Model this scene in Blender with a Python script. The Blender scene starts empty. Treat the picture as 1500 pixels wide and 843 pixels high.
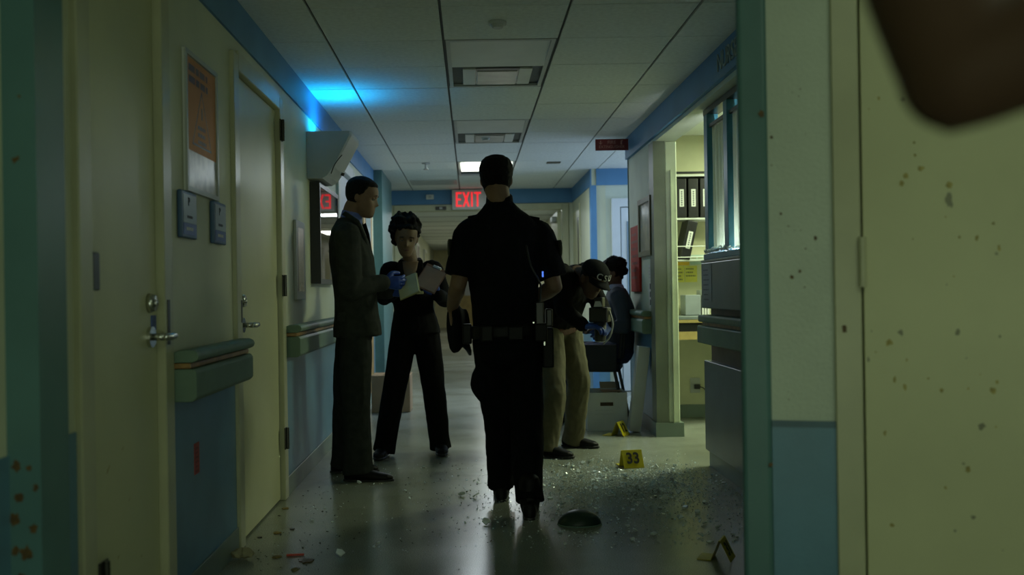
import bpy, bmesh, math, random
from mathutils import Vector as V, Matrix as M, noise as NZ
random.seed(7)
S = bpy.context.scene
COL = S.collection
R = math.radians

# ------------------------------------------------------------------ camera
F, VX, VY, CAMH, ROLL = 1453.0, 690.0, 428.0, 1.11, 0.0157
cam = bpy.data.cameras.new('camera'); co = bpy.data.objects.new('camera', cam); COL.objects.link(co)
co.location = (0, 0, CAMH)
co.rotation_euler = (M.Rotation(R(90), 3, 'X') @ M.Rotation(-ROLL, 3, 'Z')).to_euler()
cam.sensor_width = 36; cam.lens = 36*F/1500
cam.shift_x = (750-VX)/1500; cam.shift_y = (VY-421.5)/1500
cam.clip_start = 0.05; cam.clip_end = 100
cam.dof.use_dof = True; cam.dof.focus_distance = 5.6; cam.dof.aperture_fstop = 2.6
S.camera = co
# ------------------------------------------------------------------ world, lamps, exposure
w = bpy.data.worlds.new('world'); S.world = w; w.use_nodes = True
w.node_tree.nodes['Background'].inputs[0].default_value = (0.5, 0.62, 0.5, 1)
w.node_tree.nodes['Background'].inputs[1].default_value = 0.02
vs = S.view_settings
vs.view_transform = 'Standard'; vs.look = 'None'; vs.exposure = 0.0; vs.gamma = 1.0; vs.use_curve_mapping = False
def area(name, loc, rot, sx, sy, e, c, spread=180):
    l = bpy.data.lights.new(name, 'AREA'); l.shape = 'RECTANGLE'; l.size = sx; l.size_y = sy; l.energy = e; l.color = c
    l.spread = R(spread)
    o = bpy.data.objects.new(name, l); COL.objects.link(o); o.location = loc; o.rotation_euler = rot
    return o
GREEN = (0.82, 1.0, 0.72); WHITE = (0.80, 0.93, 1.0); BLUE = (0.48, 0.66, 1.0); WARM = (0.98, 0.95, 0.86)
area('lobby_fill', (0.3, -2.95, 1.0), (R(112), 0, 0), 3.0, 1.7, 40, GREEN)  # unseen fill added behind the camera to brighten ceiling and near walls
area('lobby_lamp', (1.25, 0.9, 2.38), (0, 0, 0), 1.4, 0.6, 6, GREEN)
area('corridor_lamp', (0.18, 10.5, 2.38), (0, 0, 0), 0.5, 0.7, 28, WHITE)
area('alcove_daylight', (3.3, 9.75, 1.5), (0, R(90), 0), 1.7, 1.7, 34, BLUE)
area('alcove_lamp', (1.9, 9.6, 2.38), (0, 0, 0), 0.5, 0.8, 5, (0.55, 0.72, 1.0))
area('far_lamp', (0.42, 15.6, 2.38), (0, 0, 0), 0.5, 1.2, 18, WHITE)
area('far_lamp_two', (0.85, 20.6, 2.38), (0, 0, 0), 0.5, 1.2, 20, WARM)
area('far_lamp_three', (0.85, 25.6, 2.38), (0, 0, 0), 0.5, 1.2, 20, WARM)
area('office_lamp', (2.7, 7.3, 2.38), (0, 0, 0), 0.6, 1.0, 70, (0.88, 1.0, 0.66))
area('desk_lamp_glow', (1.66, 5.3, 1.34), (0, R(115), 0), 0.12, 1.3, 34, (0.95, 1.0, 1.0))
area('sconce_glow', (-0.90, 6.56, 2.155), (R(180), 0, 0), 0.14, 0.24, 3.2, (0.0, 0.42, 1.0))

def P(x, y, Y):
    "point at depth Y seen along the ray of pixel x, y"
    dx, dy = x-VX, y-VY
    return V(((dx-ROLL*dy)/F*Y, Y, CAMH-(dy+ROLL*dx)/F*Y))
# ------------------------------------------------------------------ materials
MATS = {}
def mat(name, c, rough=0.6, metal=0.0, var=0.12, scale=6.0, bump=0.0, bscale=60.0, emit=None, es=0.0, trans=0.0, spec=0.5, c2=None, coat=0.0):
    if name in MATS: return MATS[name]
    m = bpy.data.materials.new(name); m.use_nodes = True; MATS[name] = m
    nt = m.node_tree; b = nt.nodes['Principled BSDF']
    b.inputs['Roughness'].default_value = rough; b.inputs['Metallic'].default_value = metal
    b.inputs['Specular IOR Level'].default_value = spec
    b.inputs['Transmission Weight'].default_value = trans
    if coat: b.inputs['Coat Weight'].default_value = coat; b.inputs['Coat Roughness'].default_value = 0.08
    tc = nt.nodes.new('ShaderNodeTexCoord')
    n = nt.nodes.new('ShaderNodeTexNoise'); n.inputs['Scale'].default_value = scale; n.inputs['Detail'].default_value = 5
    nt.links.new(tc.outputs['Object'], n.inputs['Vector'])
    r = nt.nodes.new('ShaderNodeValToRGB')
    a = c2 if c2 else tuple(x*(1-var) for x in c)
    d = c if c2 else tuple(min(1, x*(1+var)) for x in c)
    r.color_ramp.elements[0].color = (*a, 1); r.color_ramp.elements[1].color = (*d, 1)
    r.color_ramp.elements[0].position = 0.35; r.color_ramp.elements[1].position = 0.65
    nt.links.new(n.outputs['Fac'], r.inputs['Fac']); nt.links.new(r.outputs['Color'], b.inputs['Base Color'])
    if bump:
        n2 = nt.nodes.new('ShaderNodeTexNoise'); n2.inputs['Scale'].default_value = bscale; n2.inputs['Detail'].default_value = 4
        nt.links.new(tc.outputs['Object'], n2.inputs['Vector'])
        bp = nt.nodes.new('ShaderNodeBump'); bp.inputs['Strength'].default_value = bump; bp.inputs['Distance'].default_value = 0.01
        nt.links.new(n2.outputs['Fac'], bp.inputs['Height']); nt.links.new(bp.outputs['Normal'], b.inputs['Normal'])
    if emit:
        b.inputs['Emission Color'].default_value = (*emit, 1); b.inputs['Emission Strength'].default_value = es
    return m
CREAM = mat('cream_wall_paint', (0.60, 0.62, 0.46), 0.55, var=0.05, scale=3, bump=0.05, bscale=220, spec=0.3)
STIP = mat('stippled_wall_paint', (0.56, 0.62, 0.52), 0.6, var=0.05, scale=4, bump=0.25, bscale=90)
DOORP = mat('cream_door_paint', (0.58, 0.58, 0.36), 0.42, var=0.05, scale=2.5, bump=0.03, bscale=40, spec=0.35)
FRAMEP = mat('door_frame_paint', (0.50, 0.50, 0.33), 0.35, var=0.05)
BLUEP = mat('blue_dado_paint', (0.105, 0.235, 0.34), 0.35, var=0.08, scale=5, bump=0.05, bscale=120)
BAND = mat('blue_band_paint', (0.09, 0.24, 0.44), 0.5, var=0.06, scale=4)
TEAL = mat('teal_metal_paint', (0.085, 0.19, 0.19), 0.4, var=0.08, scale=4, bump=0.04, bscale=120)
TEALF = mat('teal_window_paint', (0.06, 0.24, 0.33), 0.4, var=0.08)
RAILG = mat('grey_green_vinyl', (0.17, 0.25, 0.19), 0.5, spec=0.25, var=0.06, scale=9)
WOOD = mat('oak_strip', (0.36, 0.20, 0.07), 0.4, var=0.25, scale=14)
WOODD = mat('brown_laminate', (0.16, 0.11, 0.08), 0.5, var=0.15, scale=9)
BASEG = mat('grey_green_baseboard', (0.17, 0.22, 0.18), 0.4, var=0.06)
GREYL = mat('grey_laminate', (0.13, 0.17, 0.18), 0.35, var=0.08, scale=6)
TILE = mat('mineral_ceiling_tile', (0.74, 0.77, 0.74), 0.9, var=0.06, scale=40, bump=0.35, bscale=160)
GRID = mat('dark_ceiling_joint', (0.10, 0.11, 0.11), 0.6, var=0.05)
METW = mat('white_enamel', (0.62, 0.64, 0.60), 0.4, var=0.04)
METG = mat('grey_enamel', (0.42, 0.44, 0.42), 0.4, var=0.05)
CHROME = mat('brushed_steel', (0.62, 0.62, 0.58), 0.22, metal=1.0, var=0.06)
DARKM = mat('dark_bronze', (0.06, 0.06, 0.05), 0.35, metal=0.6, var=0.1)
BLACKP = mat('black_plastic', (0.012, 0.012, 0.013), 0.35, var=0.1)
PAPER = mat('white_paper', (0.62, 0.63, 0.60), 0.7, var=0.03)
INK = mat('black_ink', (0.015, 0.015, 0.018), 0.6, var=0.05)
INKB = mat('blue_print', (0.05, 0.10, 0.30), 0.5, var=0.05)
STAIN = mat('brown_stain', (0.10, 0.056, 0.011), 0.5, var=0.4, scale=60)
STAINY = mat('ochre_stain', (0.36, 0.30, 0.09), 0.5, var=0.3, scale=60)

# ------------------------------------------------------------------ mesh helpers
def bx(bm, x0, x1, y0, y1, z0, z1):
    vs_ = [bm.verts.new((x, y, z)) for x in (x0, x1) for y in (y0, y1) for z in (z0, z1)]
    for f in ((0,1,3,2),(4,6,7,5),(0,4,5,1),(2,3,7,6),(0,2,6,4),(1,5,7,3)):
        bm.faces.new([vs_[i] for i in f])
    return vs_
def B(): return bmesh.new()
def link(name, me, m, parent=None):
    o = bpy.data.objects.new(name, me); COL.objects.link(o)
    if m: me.materials.clear(); me.materials.append(m)
    if parent: o.parent = parent
    return o
def obj(name, bm, m, parent=None, smooth=False, bevel=0.0, seg=2):
    if bevel:
        bmesh.ops.bevel(bm, geom=list(bm.edges), offset=bevel, segments=seg, affect='EDGES', profile=0.5)
    bmesh.ops.recalc_face_normals(bm, faces=bm.faces)
    me = bpy.data.meshes.new(name); bm.to_mesh(me); bm.free()
    if smooth:
        for p in me.polygons: p.use_smooth = True
    return link(name, me, m, parent)
def boxo(name, b, m, parent=None, bevel=0.0, seg=2):
    bm = B(); bx(bm, *b); return obj(name, bm, m, parent, False, bevel, seg)
def struct(o): o['kind'] = 'structure'; return o
def tag(o, label, cat, group=None):
    o['label'] = label; o['category'] = cat
    if group: o['group'] = group
    return o
def thing(name, label, cat, loc=(0,0,0), rotz=0.0, group=None):
    o = bpy.data.objects.new(name, None); COL.objects.link(o); o.empty_display_size = 0.1
    o.location = loc; o.rotation_euler = (0, 0, rotz)
    return tag(o, label, cat, group)
def xf(bm, mtx): bmesh.ops.transform(bm, matrix=mtx, verts=bm.verts)
def loft(bm, secs, n=20, p=2.0, cap=True):
    rings = []
    for c, u, v in secs:
        r = []
        for i in range(n):
            t = 2*math.pi*i/n; ct, st = math.cos(t), math.sin(t)
            a = math.copysign(abs(ct)**(2/p), ct); b = math.copysign(abs(st)**(2/p), st)
            r.append(bm.verts.new(V(c)+V(u)*a+V(v)*b))
        rings.append(r)
    for a, b in zip(rings, rings[1:]):
        for i in range(n):
            bm.faces.new((a[i], a[(i+1) % n], b[(i+1) % n], b[i]))
    if cap:
        for r, (c, u, v) in ((rings[0], secs[0]), (rings[-1], secs[-1])):
            cv = bm.verts.new(V(c))
            for i in range(n): bm.faces.new((r[i], r[(i+1) % n], cv))
    return rings
def cat(p0, p1, p2, p3, t):
    return 0.5*((2*p1)+(p2-p0)*t+(2*p0-5*p1+4*p2-p3)*t*t+(3*p1-p0-3*p2+p3)*t**3)
def limb(bm, pts, rads, n=12, sub=5, flat=1.0, ref=None, smoothpath=True):
    "tapering tube with round ends through pts"
    pts = [V(p) for p in pts]; P2 = []; R2 = []
    k = len(pts)
    for i in range(k-1):
        a = pts[max(i-1, 0)]; b = pts[i]; c = pts[i+1]; d = pts[min(i+2, k-1)]
        for j in range(sub):
            t = j/sub
            P2.append(cat(a, b, c, d, t) if smoothpath else b.lerp(c, t)); R2.append(rads[i]*(1-t)+rads[i+1]*t)
    P2.append(pts[-1]); R2.append(rads[-1])
    secs = []
    tan0 = (P2[1]-P2[0]).normalized()
    u = V(ref) if ref is not None else (V((0,0,1)) if abs(tan0.z) < 0.9 else V((0,1,0)))
    for i, p in enumerate(P2):
        t = (P2[min(i+1, len(P2)-1)]-P2[max(i-1, 0)]).normalized()
        u = (u-t*u.dot(t)).normalized(); v = t.cross(u)
        secs.append((p, u*R2[i], v*R2[i]*flat, t))
    out = []
    p, uu, vv, t = secs[0]; r = R2[0]
    for a in (80, 55, 28): out.append((p-t*r*math.sin(R(a)), uu*math.cos(R(a)), vv*math.cos(R(a))))
    out += [(a, b, c) for a, b, c, d in secs]
    p, uu, vv, t = secs[-1]; r = R2[-1]
    for a in (28, 55, 80): out.append((p+t*r*math.sin(R(a)), uu*math.cos(R(a)), vv*math.cos(R(a))))
    loft(bm, out, n)
def tube(bm, pts, r, n=8): limb(bm, pts, [r]*len(pts), n=n, sub=3)
def cyl(bm, p0, p1, r, n=16, r2=None):
    p0, p1 = V(p0), V(p1); t = (p1-p0).normalized()
    u = t.orthogonal().normalized(); v = t.cross(u); r2 = r if r2 is None else r2
    loft(bm, [(p0, u*r, v*r), (p1, u*r2, v*r2)], n)
def blob(bm, c, r, rot=None, sub=2):
    mt = M.Translation(V(c)) @ ((rot or M.Identity(3)).to_4x4()) @ M.Diagonal((*r, 1))
    bmesh.ops.create_icosphere(bm, subdivisions=sub, radius=1.0, matrix=mt)
def quad(bm, pts):
    bm.faces.new([bm.verts.new(V(p)) for p in pts])
def text(name, s, size, o, right, up, m, parent=None, depth=0.0006, align='CENTER', sx=1.0, bold=0.0):
    cu = bpy.data.curves.new('lettering', 'FONT'); cu.body = s; cu.size = size; cu.extrude = depth
    cu.align_x = align; cu.align_y = 'CENTER'; cu.resolution_u = 3; cu.offset = bold
    t = bpy.data.objects.new('lettering', cu); COL.objects.link(t)
    dg = bpy.context.evaluated_depsgraph_get(); me = bpy.data.meshes.new_from_object(t.evaluated_get(dg))
    bpy.data.objects.remove(t)
    right = V(right).normalized(); up = V(up).normalized(); nn = right.cross(up)
    mt = M((( right.x*sx, up.x, nn.x, o[0]), (right.y*sx, up.y, nn.y, o[1]), (right.z*sx, up.z, nn.z, o[2]), (0,0,0,1)))
    me.transform(mt); return link(name, me, m, parent)
def lines(bm, o, right, up, wd, rows, pitch, h, seed=1, depth=0.0006):
    "rows of word-like dashes, for print too small to read"
    rn = random.Random(seed); right = V(right); up = V(up); nn = right.cross(up)
    for i in range(rows):
        x = 0; y = -i*pitch
        end = wd*rn.uniform(0.7, 1.0)
        while x < end:
            l = rn.uniform(0.1, 0.25)*wd
            l = min(l, end-x)
            a = V(o)+right*x+up*y+nn*depth
            quad(bm, [a, a+right*l, a+right*l-up*h, a-up*h]); x += l+0.04*wd
def splat(bm, c, right, up, r, seed, asp=1.0, lift=0.0008):
    rn = random.Random(seed); right = V(right); up = V(up); nn = right.cross(up); c = V(c)+nn*lift
    cv = bm.verts.new(c); k = 13; ring = []
    for i in range(k):
        a = 2*math.pi*i/k; q = r*rn.uniform(0.55, 1.15)
        ring.append(bm.verts.new(c+right*math.cos(a)*q+up*math.sin(a)*q*asp))
    for i in range(k): bm.faces.new((cv, ring[i], ring[(i+1) % k]))
# ------------------------------------------------------------------ the setting
XL, CEIL = -1.035, 2.43
XR = 1.40
# floor
fm = bpy.data.materials.new('speckled_vinyl'); fm.use_nodes = True
nt = fm.node_tree; b = nt.nodes['Principled BSDF']
tc = nt.nodes.new('ShaderNodeTexCoord')
n1 = nt.nodes.new('ShaderNodeTexNoise'); n1.inputs['Scale'].default_value = 260; n1.inputs['Detail'].default_value = 3
n2 = nt.nodes.new('ShaderNodeTexNoise'); n2.inputs['Scale'].default_value = 2.2; n2.inputs['Detail'].default_value = 6
r1 = nt.nodes.new('ShaderNodeValToRGB'); r1.color_ramp.elements[0].position = 0.38; r1.color_ramp.elements[1].position = 0.6
r1.color_ramp.elements[0].color = (0.18, 0.20, 0.16, 1); r1.color_ramp.elements[1].color = (0.41, 0.43, 0.37, 1)
r2 = nt.nodes.new('ShaderNodeValToRGB'); r2.color_ramp.elements[0].position = 0.3; r2.color_ramp.elements[1].position = 0.7
r2.color_ramp.elements[0].color = (0.7, 0.7, 0.66, 1); r2.color_ramp.elements[1].color = (1, 1, 1, 1)
mx = nt.nodes.new('ShaderNodeMix'); mx.data_type = 'RGBA'; mx.blend_type = 'MULTIPLY'; mx.inputs[0].default_value = 1
mr = nt.nodes.new('ShaderNodeMapRange'); mr.inputs[3].default_value = 0.17; mr.inputs[4].default_value = 0.30
L = nt.links.new
L(tc.outputs['Object'], n1.inputs['Vector']); L(tc.outputs['Object'], n2.inputs['Vector'])
L(n1.outputs['Fac'], r1.inputs['Fac']); L(n2.outputs['Fac'], r2.inputs['Fac'])
L(r1.outputs['Color'], mx.inputs[6]); L(r2.outputs['Color'], mx.inputs[7]); L(mx.outputs[2], b.inputs['Base Color'])
L(n2.outputs['Fac'], mr.inputs[0]); L(mr.outputs[0], b.inputs['Roughness'])
floor = struct(boxo('floor', (-3.2, 4.2, -3.2, 31.2, -0.1, 0), fm))

# ceiling slab with one mesh per tile
ceiling = struct(boxo('ceiling', (-3.2, 4.2, -3.2, 31.2, CEIL+0.02, CEIL+0.12), GRID))
GX = [XL, -0.73, -0.125, 0.48, 1.085, 1.40]; Y0, ST = 4.585, 0.607
light_rows = {1, 2, 5, 6, 9, 10}
tile_me = {}
for k in range(-4, 14):
    for i in range(5):
        if i == 2 and k in light_rows: continue
        x0, x1 = GX[i]+0.007, GX[i+1]-0.007
        y0, y1 = Y0+k*ST+0.004, Y0+(k+1)*ST-0.004
        if y1 > 12.8: y1 = 12.78
        key = (i, round(y1-y0, 3))
        if key not in tile_me:
            bm = B(); bx(bm, 0, x1-x0, 0, y1-y0, 0, 0.014)
            me = bpy.data.meshes.new('ceiling_tile'); bmesh.ops.recalc_face_normals(bm, faces=bm.faces); bm.to_mesh(me); bm.free()
            me.materials.append(TILE); tile_me[key] = me
        o = bpy.data.objects.new('ceiling_tile', tile_me[key]); COL.objects.link(o); o.parent = ceiling
        o.location = (x0, y0, CEIL+0.001+random.uniform(0, 0.0015))
# plain ceilings of alcove, office, far corridor and lobby
for q in ((XR+0.001, 4.0, 8.72, 10.85), (1.46, 4.0, 2.7, 8.7), (-1.3, 1.6, 12.95, 31), (-3.1, 4.1, -3.1, 2.13), (-3.1, XL-0.01, 2.15, 2.4)):
    o = boxo('ceiling_panel', (q[0], q[1], q[2], q[3], CEIL+0.001, CEIL+0.018), TILE, ceiling)
# far corridor cross joints
for k in range(12):
    boxo('ceiling_joint', (-1.2, 1.45, 13.6+k*1.22, 13.64+k*1.22, CEIL-0.002, CEIL+0.002), GRID, ceiling)

def wall_boxes(name, m, boxes):
    bm = B()
    for q in boxes: bx(bm, *q)
    return struct(obj(name, bm, m))
T = 0.15
DH = 2.18
wl = wall_boxes('wall_left', CREAM, [
    (XL-T, XL, -3.1, 2.60, 0, CEIL), (XL-T, XL, 3.36, 4.33, 0, CEIL), (XL-T, XL, 5.42, 7.72, 0, CEIL),
    (XL-T, XL, 2.60, 3.36, DH, CEIL), (XL-T, XL, 4.33, 5.42, DH, CEIL), (XL-T, XL, 7.72, 8.75, DH, CEIL),
    (XL-T, XL, 8.75, 12.9, 0, CEIL)])
wr = wall_boxes('wall_right', STIP, [(XR, XR+T, 7.50, 8.72, 0, 2.22), (XR, XR+T, 2.75, 4.25, 0, 2.22), (XR, XR+T, 2.75, 8.72, 2.22, CEIL-0.001)])
# blue bands under the ceiling
bl = boxo('blue_band', (XL, XL+0.012, 2.36, 12.78, 2.255, CEIL), BAND, wl)
br = boxo('blue_band', (XR-0.028, XR, 2.75, 8.715, 2.25, CEIL), BAND, wr)
# dado panels
for y0, y1 in ((-3, 2.20), (2.36, 2.575), (3.385, 4.305), (5.445, 7.69), (8.78, 10.55), (11.95, 12.78)):
    boxo('dado_panel', (XL, XL+0.005, y0, y1, 0.0, 0.762), BLUEP, wl)
    boxo('baseboard', (XL+0.005, XL+0.013, y0, y1, 0.0, 0.105), BASEG, wl, 0.002, 1)
boxo('dado_panel', (XR-0.005, XR, 7.62, 8.72, 0.0, 0.90), BLUEP, wr)
boxo('baseboard', (XR-0.013, XR-0.005, 7.62, 8.72, 0.0, 0.1), BASEG, wr)
boxo('corner_guard', (XR-0.008, XR+0.03, 8.718, 8.728, 0, 2.25), TEAL, wr)
boxo('wall_return', (XR, XR+T, 8.72, 8.724, 0, CEIL-0.001), STIP, wr)

# pilasters on the left
p1 = wall_boxes('trim_1', TEAL, [(XL, XL+0.075, 2.20, 2.355, 0, CEIL)])
bm = B()
sp = [(-1.015, 0.74, .022), (-0.985, 0.735, .014), (-0.972, 0.69, .013), (-1.01, 0.67, .02), (-1.02, 0.62, .03), (-0.978, 0.60, .02), (-0.995, 0.545, .03), (-1.005, 0.49, .02), (-0.99, 0.43, .018), (-0.975, 0.40, .012), (-1.02, .55, .02), (-1.0, .38, .012)]
for i, (x, z, r) in enumerate(sp): splat(bm, (x, 2.20, z), (1,0,0), (0,0,1), r*0.55, i+3, 1.2)
splat(bm, (-1.005, 2.20, 1.42), (0.8,0,0.6), (-0.25,0,0.33), 0.012, 40, 1.4)
splat(bm, (-0.995, 2.20, 1.56), (1,0,0), (0,0,1), 0.004, 41)
s = obj('rust_stain', bm, STAIN, p1); s['kind'] = 'stuff'
wall_boxes('trim_2', TEAL, [(XL, XL+0.10, 10.60, 11.90, 0, CEIL)])

# cross wall at the double doors
XC = 1.33
wc = wall_boxes('wall_far', CREAM, [(XL-T, XL+0.06, 12.8, 12.94, 0, CEIL), (1.27, XC+1.6, 12.8, 12.94, 0, CEIL), (XL+0.06, 1.27, 12.8, 12.94, 2.25, CEIL)])
boxo('blue_band', (XL, XC, 12.788, 12.80, 2.245, CEIL), BAND, wc)
df = B(); bx(df, XL+0.06, XL+0.13, 12.77, 12.95, 0, 2.24); bx(df, 1.19, 1.27, 12.77, 12.95, 0, 2.24); bx(df, XL+0.13, 1.19, 12.77, 12.95, 2.16, 2.24)
struct(obj('trim_3', df, FRAMEP, None, False, 0.004, 1))
# open leaves of the double door, swung away from us
for i, (x, sx) in enumerate(((1.165, -1), (-0.885, 1))):
    d = struct(boxo('door_%d' % (5+i), (x-0.022, x+0.022, 12.97, 13.92, 0.01, 2.15), DOORP, None, 0.003, 1))
    q = x+sx*0.022
    bm = B(); bx(bm, min(q, q+sx*0.06), max(q, q+sx*0.06), 13.1, 13.4, 2.02, 2.09); obj('door_closer', bm, METG, d, False, 0.006, 2)
    bm = B(); tube(bm, [(q+sx*0.03, 13.78, 1.2), (q+sx*0.03, 13.78, 2.0)], 0.012); obj('exit_rod', bm, CHROME, d, True)
    bm = B(); tube(bm, [(q+sx*0.05, 13.1, 1.0), (q+sx*0.05, 13.8, 1.0)], 0.018); bx(bm, min(q, q+sx*.06), max(q, q+sx*.06), 13.7, 13.82, .95, 1.05); bx(bm, min(q, q+sx*.06), max(q, q+sx*.06), 13.08, 13.14, .96, 1.04); obj('push_bar', bm, CHROME, d, True)

# right side beyond the alcove
wj = wall_boxes('wall_right_far', CREAM, [(XC, XC+T, 10.8, 12.8, 0, CEIL)])
boxo('blue_band', (XC-0.012, XC, 10.8, 12.79, 2.25, CEIL), BAND, wj)
boxo('corner_post', (XC-0.014, XC+0.05, 10.786, 10.90, 0, 2.25), BAND, wj)
boxo('dado_panel', (XC-0.005, XC, 10.9, 11.75, 0, 0.762), BLUEP, wj)
d4 = struct(boxo('door_4', (XC-0.012, XC-0.001, 11.98, 12.68, 0.01, 2.10), DOORP))
boxo('window_slit', (XC-0.016, XC-0.012, 12.02, 12.14, 0.9, 2.0), BLACKP, d4)
boxo('frame', (XC-0.02, XC-0.001, 11.92, 11.975, 0.0, 2.16), FRAMEP, d4)
wa = wall_boxes('wall_alcove', STIP, [(XC+T, 4.0, 10.8, 10.95, 0, CEIL), (3.85, 4.0, 8.72, 10.8, 0, CEIL)])
boxo('blue_band', (XC+0.05, 3.85, 10.786, 10.80, 2.25, CEIL), BAND, wa)
boxo('dado_panel', (XC+0.05, 1.50, 10.793, 10.80, 0, 0.762), BLUEP, wa)
PALE = mat('pale_door_paint', (0.62, 0.66, 0.68), 0.4, var=0.04)
d7 = struct(boxo('door_7', (1.64, 2.45, 10.765, 10.785, 0.01, 2.0), PALE, None, 0.003, 1))
bm = B(); bx(bm, 1.54, 1.63, 10.755, 10.80, 0, 2.1); bx(bm, 2.46, 2.55, 10.755, 10.80, 0, 2.1); bx(bm, 1.63, 2.46, 10.755, 10.80, 2.01, 2.1); obj('door_frame', bm, PALE, d7)
boxo('window_slit', (1.70, 1.80, 10.758, 10.766, 0.9, 1.85), mat('door_glass', (0.20, 0.28, 0.36), 0.1), d7)

# far corridor
fw = wall_boxes('wall_left_far', CREAM, [(-1.3, -1.15, 12.94, 31, 0, CEIL)])
boxo('dado_panel', (-1.15, -1.145, 12.95, 30.9, 0, 0.762), BLUEP, fw)
fr = wall_boxes('wall_right_end', CREAM, [(1.45, 1.6, 12.94, 31, 0, CEIL)])
boxo('dado_panel', (1.445, 1.45, 12.95, 30.9, 0, 0.762), BLUEP, fr)
we = wall_boxes('wall_end', mat('far_yellow_wall', (0.62, 0.58, 0.34), 0.5, var=0.05), [(-1.3, 1.6, 31, 31.15, 0, CEIL)])
dk = mat('dark_wood_door', (0.16, 0.12, 0.10), 0.4, var=0.2)
for i, y in enumerate((15.2, 17.6, 20.5, 24.2)):
    d = struct(boxo('door_%d' % (8+i), (-1.149, -1.12, y, y+0.95, 0.01, 2.1), DOORP if i % 2 else dk))
    bm = B(); bx(bm, -1.149, -1.10, y-0.07, y-0.002, 0, 2.17); bx(bm, -1.149, -1.10, y+0.952, y+1.02, 0, 2.17); bx(bm, -1.149, -1.10, y-0.002, y+0.952, 2.102, 2.17)
    obj('door_frame', bm, METW, d)
for i, y in enumerate((14.5, 18.9, 22.8)):
    d = struct(boxo('door_%d' % (12+i), (1.42, 1.449, y, y+0.95, 0.01, 2.1), DOORP))
    bm = B(); bx(bm, 1.40, 1.449, y-0.07, y-0.002, 0, 2.17); bx(bm, 1.40, 1.449, y+0.952, y+1.02, 0, 2.17); obj('door_frame', bm, METW, d)
d = struct(boxo('door_15', (-0.4, 0.6, 30.96, 30.99, 0.01, 2.1), mat('ochre_far_door', (0.45, 0.34, 0.10), 0.4)))
boxo('window_pane', (-0.2, 0.4, 30.95, 30.958, 1.0, 1.9), PALE, d)

# left doors
def hinge(parent, x, y, z, m=CHROME, h=0.115, face=1):
    bm = B(); cyl(bm, (x+0.012*face, y, z-h/2), (x+0.012*face, y, z+h/2), 0.009)
    bx(bm, x, x+0.006*face, y-0.03, y+0.03, z-h/2, z+h/2)
    for k in (-0.3, -0.1, 0.1, 0.3): cyl(bm, (x+0.012*face, y, z+h*k-0.001), (x+0.012*face, y, z+h*k+0.001), 0.0102)
    return obj('hinge', bm, m, parent)
def lever(parent, x, y, z, d):
    bm = B(); cyl(bm, (x, y, z), (x+0.012, y, z), 0.034, 20); obj('rosette', bm, CHROME, parent)
    bm = B(); cyl(bm, (x+0.01, y, z), (x+0.055, y, z), 0.012, 12); limb(bm, [(x+0.055, y, z), (x+0.062, y+d*0.03, z), (x+0.056, y+d*0.055, z), (x+0.054, y+d*0.09, z)], [0.013, 0.013, 0.012, 0.012], n=10)
    obj('lever_handle', bm, CHROME, parent, True)
def deadbolt(parent, x, y, z):
    bm = B(); cyl(bm, (x, y, z), (x+0.022, y, z), 0.033, 20, 0.026); cyl(bm, (x+0.022, y, z), (x+0.028, y, z), 0.012, 12); obj('deadbolt', bm, CHROME, parent, True)
def left_door(n, y0, y1, lip, hinge_far, top=DH):
    d = struct(boxo('door_%d' % n, (XL-0.05, XL-0.008, y0+0.075, y1-0.075, 0.008, top-0.075), DOORP, None, 0.003, 1))
    bm = B(); bx(bm, XL-0.1, XL+0.02, y0-0.022, y0+0.07, 0, top); bx(bm, XL-0.1, XL+0.02, y1-0.07, y1+0.022, 0, top); bx(bm, XL-0.1, XL+0.02, y0+0.07, y1-0.07, top-0.07, top+0.02)
    obj('door_frame', bm, FRAMEP, d, False, 0.004, 1)
    return d
d1 = left_door(1, 2.60, 3.36, 0, False)
lever(d1, XL-0.008, 3.21, 0.98, 1); deadbolt(d1, XL-0.008, 3.21, 1.09)
boxo('strike_plate', (XL+0.02, XL+0.023, 3.31, 3.335, 0.95, 1.10), DARKM, d1)
boxo('blue_tag', (XL-0.008, XL-0.004, 3.225, 3.27, 1.0, 1.05), INKB, d1)
bm = B(); bx(bm, XL-0.008, XL+0.010, 2.695, 2.745, 1.13, 1.235); obj('door_edge_pull', bm, DARKM, d1, False, 0.004, 1)
hinge(d1, XL+0.02, 2.70, 0.335, DARKM)
bm = B()
for i, (y, z, r) in enumerate(((2.83, .62, .02), (2.95, .66, .012), (3.0, .50, .01), (2.9, .35, .012), (3.1, .30, .008))):
    splat(bm, (XL-0.008, y, z), (0, .8, .6), (0, -.25, .33), r, i+70, 0.6)
obj('scuff_mark', bm, STAINY, d1)['kind'] = 'stuff'
d2 = left_door(2, 4.33, 5.42, 0, True)
lever(d2, XL-0.008, 4.50, 0.975, 1); deadbolt(d2, XL-0.008, 4.49, 1.085)
boxo('strike_plate', (XL+0.02, XL+0.022, 4.375, 4.395, 0.99, 1.09), DARKM, d2)
for z in (0.335, 1.16, 2.0): hinge(d2, XL+0.02, 5.36, z, DARKM)
# third left door: pale bright leaf deep in the wall
d3 = struct(boxo('door_3', (XL-0.06, XL-0.02, 7.80, 8.67, 0.01, 2.10), PALE, None, 0.003, 1))
bm = B(); bx(bm, XL-0.1, XL+0.022, 7.70, 7.79, 0, DH); bx(bm, XL-0.1, XL+0.022, 8.68, 8.77, 0, DH); bx(bm, XL-0.1, XL+0.022, 7.79, 8.68, 2.105, DH+0.02); obj('door_frame', bm, METW, d3, False, 0.004, 1)
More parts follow.
